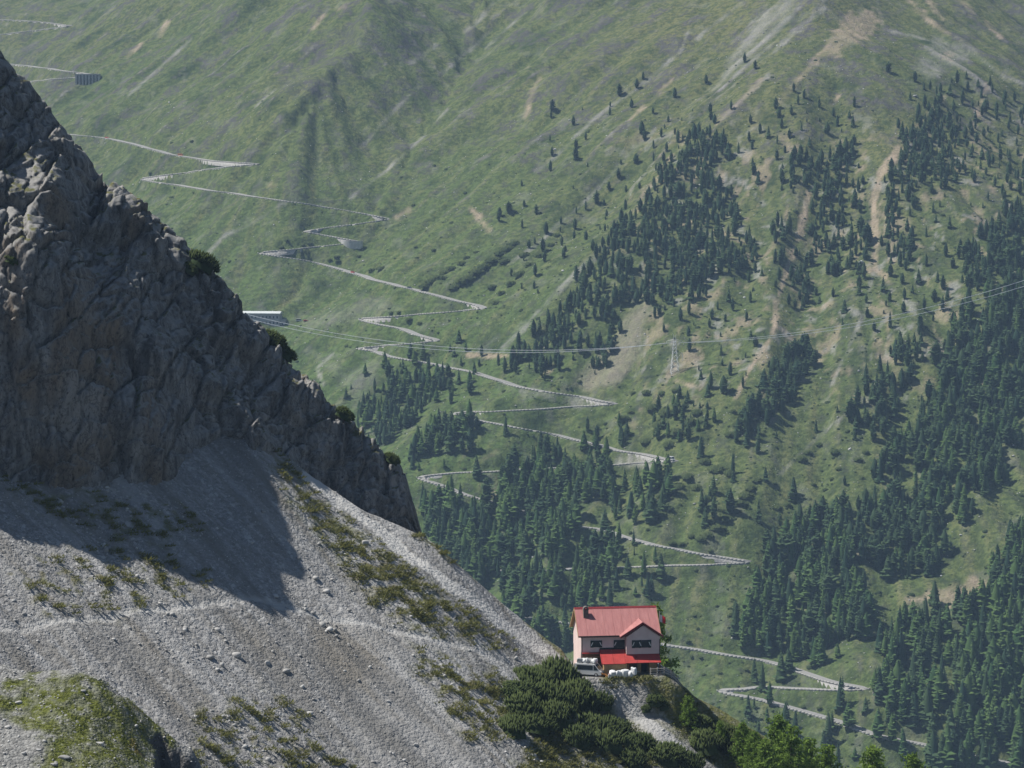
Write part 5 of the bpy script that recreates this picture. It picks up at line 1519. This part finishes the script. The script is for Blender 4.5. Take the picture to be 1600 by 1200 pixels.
# ------------------------------------------------------------------ cars on the road
allroad = np.concatenate(ROADS); alldir = np.concatenate([np.gradient(r_[:, :2], axis=0) for r_ in ROADS])
ru, rv2 = project(allroad[:, 0], allroad[:, 1], allroad[:, 2])
for px_, py_, mat, lab, kw in [(283, 246, M_CARO, 'orange van on the long traverse above the upper hairpins', dict(van=True, h=2.1, l=5.2)), (168, 217, M_CARR, 'red car coming round from behind the cliff', {}), (1052, 716, M_CARW, 'white camper van parked in the stone hairpin', dict(van=True, h=2.7, l=6.2, w=2.2)),
                            (1333, 1076, M_CARB, 'dark blue car at the lowest hairpin', {}), (552, 424, M_CARR, 'dark red car on the long leg above the thicket strip', {}), (640, 451, M_CARB, 'dark car lower down the same long leg', {})]:
    k = int(np.argmin((ru-px_)**2+(rv2-py_)**2)); q_ = allroad[k]; d_ = alldir[k]
    nn = np.array([-d_[1], d_[0]])/np.linalg.norm(d_); gxx, gyy = grad_far(q_[0], q_[1])
    if nn[0]*gxx+nn[1]*gyy > 0: nn = -nn
    car('parked_car' if not kw else 'road_van', lab, (q_[0]+nn[0]*.9, q_[1]+nn[1]*.9, q_[2]+.02), math.atan2(d_[1], d_[0]), mat, **kw)
for px_, py_, mat, lab, kw in [(467, 502, M_CARW, 'white van on the meadow track beside the inn', dict(van=True, h=2.3, l=5.0)), (478, 502, M_CARR, 'red car on the meadow track beside the white van', {})]:
    q_ = hit_far(px_, py_); car('parked_car' if not kw else 'road_van', lab, (q_[0], q_[1], q_[2]-.1), .1, mat, **kw)

# ------------------------------------------------------------------ stones and tufts of the near slope
NEAR_SKY = [(-50, 735), (270, 765), (330, 735), (420, 690), (480, 745), (660, 842), (760, 925), (880, 1030), (960, 1056), (1040, 1060), (1130, 1112), (1330, 1235)]
nsx, nsy = np.array([p[0] for p in NEAR_SKY], float), np.array([p[1] for p in NEAR_SKY], float)
def near_point(px, py):
    """place on the scree plane behind a pixel, settled on the real ground"""
    Y = plane_y(px, py); rx, _ = ray(px, py)
    x, y = rx*Y, Y
    return x, y
def mask_at(arr, x, y):
    r = np.clip(np.searchsorted(gy, y), 0, len(gy)-1); c = np.clip(((x-gx[0])/.36).astype(int), 0, len(gx)-1)
    return arr[r, c]
N = 30000
px = rng.uniform(-40, 1300, N); py = rng.uniform(690, 1230, N)
ok = (py > np.interp(px, nsx, nsy)+2)
x, y = near_point(px, py); x, y = x[ok], y[ok]
gm = mask_at(grass, x, y); sm_ = mask_at(smooth, x, y)
dn = fbm(x/4, y/4, 901, 3); coarse = sstep(.15, .5, fbm((x*FALL[1]-y*FALL[0])/4.5, (x*FALL[0]+y*FALL[1])/30, 905, 3))
size = .13+rng.exponential(.09+.19*coarse, len(x))
keep = (rng.random(len(x)) < np.clip(.45+1.0*dn+.5*coarse, .06, 1)*(1-.65*gm)*(1-.6*sm_)) & (size < 1.7)
uu, vv = house_uv(x, y)
keep &= ~((uu > -.8) & (uu < 15) & (vv > -3.2) & (vv < 9.5))
keep &= poly_dist(x, y, PATH_XY) > .5
x, y, size = x[keep], y[keep], size[keep]
z = h_ground(x, y)
scatter_rocks('scree_stones', np.stack([x, y, z], 1), size, 'loose grey stones lying all over the scree', ROCK0)
# stones of the knoll
N = 5200
kx2 = rng.uniform(-62, -30, N); ky2 = rng.uniform(274, 303, N); kz2 = h_knoll(kx2, ky2)
ku2, kv2 = project(kx2, ky2, kz2)
gk = kg[np.clip(((ky2-268)/.22).astype(int), 0, kg.shape[0]-1), np.clip(((kx2+74)/.2).astype(int), 0, kg.shape[1]-1)]
keep = (rng.random(N) < (1-.8*gk)) & (kx2-.35*(300-ky2) < -33.2)
scatter_rocks('knoll_stones', np.stack([kx2, ky2, kz2], 1)[keep], .09+rng.exponential(.085, keep.sum()), 'small pale stones strewn over the green knoll', ROCK0)
# single boulders that can be told apart
BOULD = [((571, 850), 1.5, 'large white boulder among the grass tufts of the scree'), ((410, 800), .9, 'grey boulder at the head of the gravel channel'), ((430, 933), .9, 'dark boulder just above the footpath'),
         ((515, 985), 1.3, 'flat grey slab beside the dark soil patch'), ((418, 1037), 1.1, 'white block in the rubble streak of the scree'), ((448, 1050), 1.0, 'jagged block at the foot of the rubble streak'), ((468, 1025), .7, 'small block between footpath and rubble streak'),
         ((484, 1116), .9, 'dark block in the coarse gravel run'), ((607, 1097), .6, 'lone dark stone on smooth gravel'), ((370, 1025), 1.2, 'dark overhanging block beside the shadow edge'), ((340, 985), .9, 'mossy block in the lit gravel'),
         ((650, 1165), .7, 'white stone on the smooth gravel fan')]
for (bx, by), s, lab in BOULD:
    p = hit_ground(bx, by)
    v, f = ROCK1[int(rng.integers(6))]
    m = mesh_arrays('boulder', v*s*.55*np.array([1.2, .9, .75]), f); m.materials.append(M_STONE)
    link('boulder', m, None, None, (p[0], p[1], p[2]+s*.12), float(rng.uniform(0, 6.28)), label=lab, category='boulder')
KB = [((30, 1098), .9, 'pale flat slab on the stony edge of the knoll'), ((130, 1080), .7, 'upright grey stone near the top of the knoll'), ((155, 1163), 1.1, 'long tilted slab in the knoll turf'), ((100, 1185), 1.0, 'brownish slab low on the knoll'),
      ((60, 1172), .6, 'rounded stone beside the brownish slab'), ((33, 1062), .7, 'dark stone poking from the knoll turf'), ((135, 1086), .5, 'small white stone near the upright one'), ((85, 1195), .9, 'pale pointed stone at the bottom of the knoll')]
for (bx, by), s, lab in KB:
    rx, rz = ray(bx, by); ys = np.arange(268, 310, .1)
    d = ys*rz-h_knoll(ys*rx+0*ys, ys); i = int(np.argmax(d < 0))
    v, f = ROCK1[int(rng.integers(6))]
    m = mesh_arrays('boulder', v*s*.5*np.array([1.4, .8, .55]), f); m.materials.append(M_STONE)
    link('boulder', m, None, None, (float(ys[i]*rx), float(ys[i]), float(ys[i]*rz)+.05), float(rng.uniform(-.6, .6)), label=lab, category='boulder')

M_TUFT = leaf_mat('alpine_grass', (.11, .12, .03), (.19, .19, .06), (.22, .22, .085), 1.2, .3)
M_TURFG = leaf_mat('turf_grass', (.085, .115, .022), (.14, .16, .035), (.18, .19, .06), 1.2, .2)
def tuft(seed, n, spread, tall):
    r = np.random.default_rng(seed); V, F, T = [], [], []
    for k in range(n):
        a = r.uniform(0, 6.283); s = math.sqrt(r.random())*spread; b = r.uniform(0, 6.283)
        x, y = math.cos(a)*s, math.sin(a)*s; w = r.uniform(.10, .2)*spread
        h = tall*r.uniform(.6, 1.1)*(1-.5*s/spread)
        k0 = len(V)
        V += [(x-math.cos(b)*w, y-math.sin(b)*w, -.06), (x+math.cos(b)*w, y+math.sin(b)*w, -.06), (x*1.5+r.normal(0, .1)*spread, y*1.5+r.normal(0, .1)*spread, h)]
        T += [.1, .1, 1.0]; F.append((k0, k0+1, k0+2))
    return np.array(V), np.array(F), np.array(T)
TUFTS = [tuft(900+i, 26, .6, .30) for i in range(6)]
def scatter_tufts(name, x, y, z, s, mat, label, protos):
    VV, FF, TT, TN = [], [], [], []; off = 0
    for a, b, c, k in zip(x, y, z, s):
        v, f, tp = protos[int(rng.integers(len(protos)))]
        VV.append(v*k+np.array([a, b, c])); FF.append(f+off); TT.append(tp); TN.append(np.full(len(v), rng.random()*.6)); off += len(v)
    me = mesh_arrays(name, np.concatenate(VV), np.concatenate(FF), False, {'tip': np.concatenate(TT), 'tint': np.concatenate(TN)})
    return link(name, me, mat, kind='stuff', label=label, category='grass')
N = 40000
px = rng.uniform(-40, 1330, N); py = rng.uniform(690, 1240, N)
ok = (py > np.interp(px, nsx, nsy)-1)
x, y = near_point(px, py); x, y, pxk = x[ok], y[ok], px[ok]
gm = mask_at(grass, x, y)
keep = (rng.random(len(x)) < np.clip(gm*1.2-.2, 0, 1)) & (x < 22)
uu, vv = house_uv(x, y)
keep &= ~((uu > -1) & (uu < 14) & (vv > -2.6) & (vv < 9.5))
scatter_tufts('alpine_grass', x[keep], y[keep], h_ground(x[keep], y[keep]), rng.uniform(.7, 2.0, keep.sum()), M_TUFT, 'olive grass tufts growing in patches on the scree', TUFTS)
keep = (rng.random(len(x)) < np.clip(gm*1.2-.25, 0, 1)) & (x >= 14)
uu, vv = house_uv(x, y)
keep &= ~((uu > -1) & (uu < 16) & (vv > -4.3) & (vv < 9.5))
scatter_tufts('turf_grass', x[keep], y[keep], h_ground(x[keep], y[keep]), rng.uniform(.4, .9, keep.sum()), M_TURFG, 'bright grass on the crest beyond the house', TUFTS)
N = 9000
kx2 = rng.uniform(-62, -31, N); ky2 = rng.uniform(274, 303, N); kz2 = h_knoll(kx2, ky2)
gk = kg[np.clip(((ky2-268)/.22).astype(int), 0, kg.shape[0]-1), np.clip(((kx2+74)/.2).astype(int), 0, kg.shape[1]-1)]
keep = (rng.random(N) < gk*.8) & (kx2-.35*(300-ky2) < -32.8)
scatter_tufts('knoll_grass', kx2[keep], ky2[keep], kz2[keep], rng.uniform(.15, .4, keep.sum()), M_TURFG, 'short bright grass on the stony knoll', TUFTS)

# ------------------------------------------------------------------ dwarf mountain pines near the house and on the cliff edge
def shoots(seed, n, flat=.85, w0=.035):
    r = np.random.default_rng(seed); V, F, T = [], [], []
    lob = r.uniform(.7, 1.15, 11)
    for k in range(n):
        a = r.uniform(0, 6.283); s = r.random()**.5
        R = lob[int(a/6.2832*11) % 11]
        x, y = math.cos(a)*s*R, math.sin(a)*s*R
        z = flat*math.sqrt(max(0, 1-(s*.97)**2))*r.uniform(.55, 1.08)
        l = r.uniform(.18, .42); w = r.uniform(.8, 1.3)*w0
        dx, dy = x*.5+r.normal(0, .14), y*.5+r.normal(0, .14)
        d = np.array([dx, dy, 1.0]); d /= np.linalg.norm(d)
        base = np.array([x, y, z-l*.35]); b = r.uniform(0, 6.283)
        k0 = len(V)
        midp = base+d*l*.55
        for j in range(3):
            V.append(tuple(base+np.array([math.cos(b+j*2.094), math.sin(b+j*2.094), 0])*w*.7)); T.append(0.0)
        for j in range(3):
            V.append(tuple(midp+np.array([math.cos(b+j*2.094), math.sin(b+j*2.094), 0])*w*1.5)); T.append(.5)
        V.append(tuple(base+d*l*1.15)); T.append(1.0)
        for j in range(3):
            j2 = (j+1) % 3
            F += [(k0+j, k0+j2, k0+3+j2), (k0+j, k0+3+j2, k0+3+j), (k0+3+j, k0+3+j2, k0+6)]
    k0 = len(V)
    for zz, rr in ((-.3, .86), (flat*.4, .74), (flat*.72, .4)):
        for k in range(11):
            V.append((math.cos(k*.5712)*rr*lob[k], math.sin(k*.5712)*rr*lob[k], zz)); T.append(0.0)
    for j in range(2):
        for k in range(11):
            a = k0+j*11+k; b = k0+j*11+(k+1) % 11
            F += [(a, b, b+11), (a, b+11, a+11)]
    V.append((0, 0, flat*.78)); T.append(0.0)
    for k in range(11): F.append((k0+22+k, k0+22+(k+1) % 11, len(V)-1))
    return np.array(V), np.array(F), np.array(T)
SHO = []
for i in range(5):
    v, f, tp = shoots(950+i, 520)
    m = mesh_arrays('foliage', v, f, False, {'tip': tp}); m.materials.append(M_MUGO); SHO.append(m)
stem_me = MB().tube((0, 0, -.5), (.15, .1, .5), .05, .03).tube((0, 0, -.3), (-.3, .2, .4), .04, .02).tube((0, 0, -.3), (.1, -.35, .35), .04, .02).mesh('stem')
stem_me.materials.append(M_BARK)
def mugo(px, py, wpx, label, group, Y=None, lift=0.0, hs=1.0):
    p = hit_ground(px, py) if Y is None else at(px, py, Y)
    m_ = p[1]/FPX*wpx*.5
    o = thing('dwarf_mountain_pine', label, 'dwarf pine', (p[0], p[1], p[2]+lift), float(rng.uniform(0, 6.28)), group)
    o.scale = (m_*float(rng.uniform(.8, 1.15)), m_*float(rng.uniform(.8, 1.15)), m_*hs*float(rng.uniform(.7, 1.2)))
    o.rotation_euler = (float(rng.normal(0, .12)), float(rng.normal(0, .12)), float(rng.uniform(0, 6.28)))
    link('foliage', SHO[int(rng.integers(5))], None, o)
    link('stem', stem_me, None, o)
    return o
BIG = [(805, 1085, 62), (835, 1075, 75), (870, 1070, 80), (905, 1088, 62), (938, 1102, 46), (815, 1115, 70), (855, 1105, 85), (895, 1100, 78), (922, 1112, 56), (800, 1145, 60), (835, 1140, 66), (868, 1128, 60), (850, 1062, 50), (880, 1068, 46), (820, 1062, 44)]
for q_ in BIG: mugo(*q_, 'dark dwarf mountain pine massed in the big thicket below the house', 'big thicket below the house', hs=.95)
for q_ in [(925, 1150, 70), (955, 1148, 62), (905, 1160, 56), (945, 1170, 64), (1000, 1170, 56), (1040, 1185, 64), (1075, 1200, 56), (985, 1195, 50)]:
    mugo(*q_, 'dark dwarf mountain pine in the lower thicket beside the gravel gully', 'lower thicket beside the gully', hs=.9)
for q_ in [(1022, 1098, 34), (1036, 1106, 24), (1010, 1110, 22)]:
    mugo(*q_, 'small dwarf pine bush on the bank under the wooden fence', 'bushes on the bank under the fence', hs=1.1)
for q_ in [(1090, 1135, 50), (1115, 1145, 56), (1130, 1165, 60), (1100, 1170, 56), (1150, 1180, 60), (1165, 1160, 44)]:
    mugo(*q_, 'dwarf mountain pine on the grassy crest among young larches', 'dwarf pines among the larches', hs=1.0)
# on the cliff: settle on the rock surface seen behind the pixel
cuf, cvf = cu.ravel(), cv.ravel(); cpf = P1.reshape(-1, 3)
def on_cliff(px, py):
    m = (np.abs(cuf-px) < 4) & (np.abs(cvf-py) < 4)
    if not m.any(): return None
    k = np.argmin(np.where(m, cpf[:, 1], 1e9)); return cpf[k]
for (qx, qy, w, lab) in [(312, 412, 48, 'round dwarf pine perched on the cliff edge'), (296, 420, 26, 'small dwarf pine tucked beside the round one on the cliff edge'), (428, 534, 40, 'spiky dwarf pine on the cliff edge below the grey building'), (446, 556, 34, 'narrow dwarf pine below the spiky one on the cliff edge'),
                         (535, 645, 30, 'dwarf pine on the grassy notch of the lower cliff edge'), (614, 716, 24, 'olive dwarf pine at the end of the cliff edge'), (298, 365, 16, 'tiny dwarf pine high on the cliff edge'), (15, 410, 22, 'dark shrub in a hollow of the cliff face')]:
    p = on_cliff(qx, qy)
    if p is None: continue
    m_ = p[1]/FPX*w*.5
    o = thing('dwarf_mountain_pine', lab, 'dwarf pine', (p[0], p[1]+.3, p[2]-.1), float(rng.uniform(0, 6.28)))
    o.scale = (m_*1.2, m_*.9, m_*.95); o.rotation_euler = (0, .55, float(rng.uniform(-.4, .4)))
    link('foliage', SHO[int(rng.integers(5))], None, o); link('stem', stem_me, None, o)

# ------------------------------------------------------------------ young larches past the house
def near_larch(seed):
    r = np.random.default_rng(seed); V, F, T = [], [], []; tb = MB()
    tb.tube((0, 0, -.05), (0, 0, .96), .016, .003)
    nb = 62
    for i in range(nb):
        s = (i+.5)/nb; z0 = .08+.9*s
        a = i*2.4+r.normal(0, .3); L = (.32*(1-s)**.5+.03)*r.uniform(.7, 1.2)
        end = np.array([math.cos(a)*L, math.sin(a)*L, z0+L*r.uniform(-.1, .25)])
        st = np.array([0, 0, z0])
        tb.tube(st, end, .004, .0015, 3)
        m = int(10+L*150)
        for k in range(m):
            t_ = r.uniform(.15, 1.05); c = st+(end-st)*t_+r.normal(0, .014+.03*L, 3)
            w = r.uniform(.018, .04); d1 = r.normal(size=3); d2 = r.normal(size=3)
            d1 /= np.linalg.norm(d1); d2 /= np.linalg.norm(d2)
            k0 = len(V); V += [tuple(c-d1*w), tuple(c+d1*w*.5+d2*w*.6), tuple(c+d1*w*1.2-d2*w*.5)]; T += [.3, .7, 1.0]; F.append((k0, k0+1, k0+2))
    return np.array(V), np.array(F), np.array(T), tb
NL = []
for i in range(3):
    v, f, tp, tb = near_larch(970+i)
    m = mesh_arrays('crown', v, f, False, {'tip': tp}); m.materials.append(M_BRIGHT)
    tm = tb.mesh('trunk'); tm.materials.append(M_BARK); NL.append((m, tm))
for (bx, by, tipy, Y, lab) in [(1215, 1235, 1112, 452, 'tall bright green larch on the crest past the dwarf pines'), (1262, 1250, 1150, 455, 'bright larch next to the tallest one on the crest'), (1178, 1215, 1140, 446, 'short bushy larch between dwarf pines and tall larch'),
                               (1160, 1200, 1125, 450, 'slender young larch behind the dwarf pines'), (1290, 1275, 1160, 450, 'larch lower down the crest showing only its crown'), (1362, 1290, 1160, 462, 'larch standing alone with its top in front of the road'), (1425, 1300, 1172, 465, 'larch at the end of the crest with a broad top'),
                               (1125, 1165, 1125, 452, 'knee-high larch sapling on the grassy crest'), (1075, 1140, 1085, 452, 'young larch sapling on the bank below the fence'), (1235, 1240, 1130, 448, 'dense leafy larch shoulder to shoulder with the tallest'), (1195, 1240, 1150, 442, 'low larch in front of the crest larches')]:
    p = at(bx, by, Y)
    h = Y/FPX*(by-tipy)*1.0
    o = thing('young_larch', lab, 'larch', p, float(rng.uniform(0, 6.28)))
    o.scale = (h*.95, h*.95, h)
    m, tm = NL[int(rng.integers(3))]
    link('crown', m, None, o); link('trunk', tm, None, o)
# larch behind the house
p = at(1022, 1075, 471.0); hh = 471/FPX*(1075-940)
o = thing('house_larch', 'old larch behind the house with limbs showing past the gable', 'larch', p, 1.0)
o.scale = (hh*.8, hh*.8, hh)
link('crown', NL[1][0], None, o); link('trunk', NL[1][1], None, o)

# ------------------------------------------------------------------ haze: the air between here and the far slope
hz = MB().box(-1500, 1500, -60, 4950, -640, 1150)
t = bpy.data.materials.new('valley_haze'); t.use_nodes = True
nt = t.node_tree; nt.nodes.clear()
vo = nt.nodes.new('ShaderNodeVolumePrincipled'); ou = nt.nodes.new('ShaderNodeOutputMaterial')
vo.inputs['Color'].default_value = (.48, .70, 1.0, 1)
vo.inputs['Density'].default_value = 0.000066
nt.links.new(vo.outputs[0], ou.inputs['Volume'])
hz.obj('haze', t, kind='stuff', label='thin blue haze filling the whole valley', category='haze')
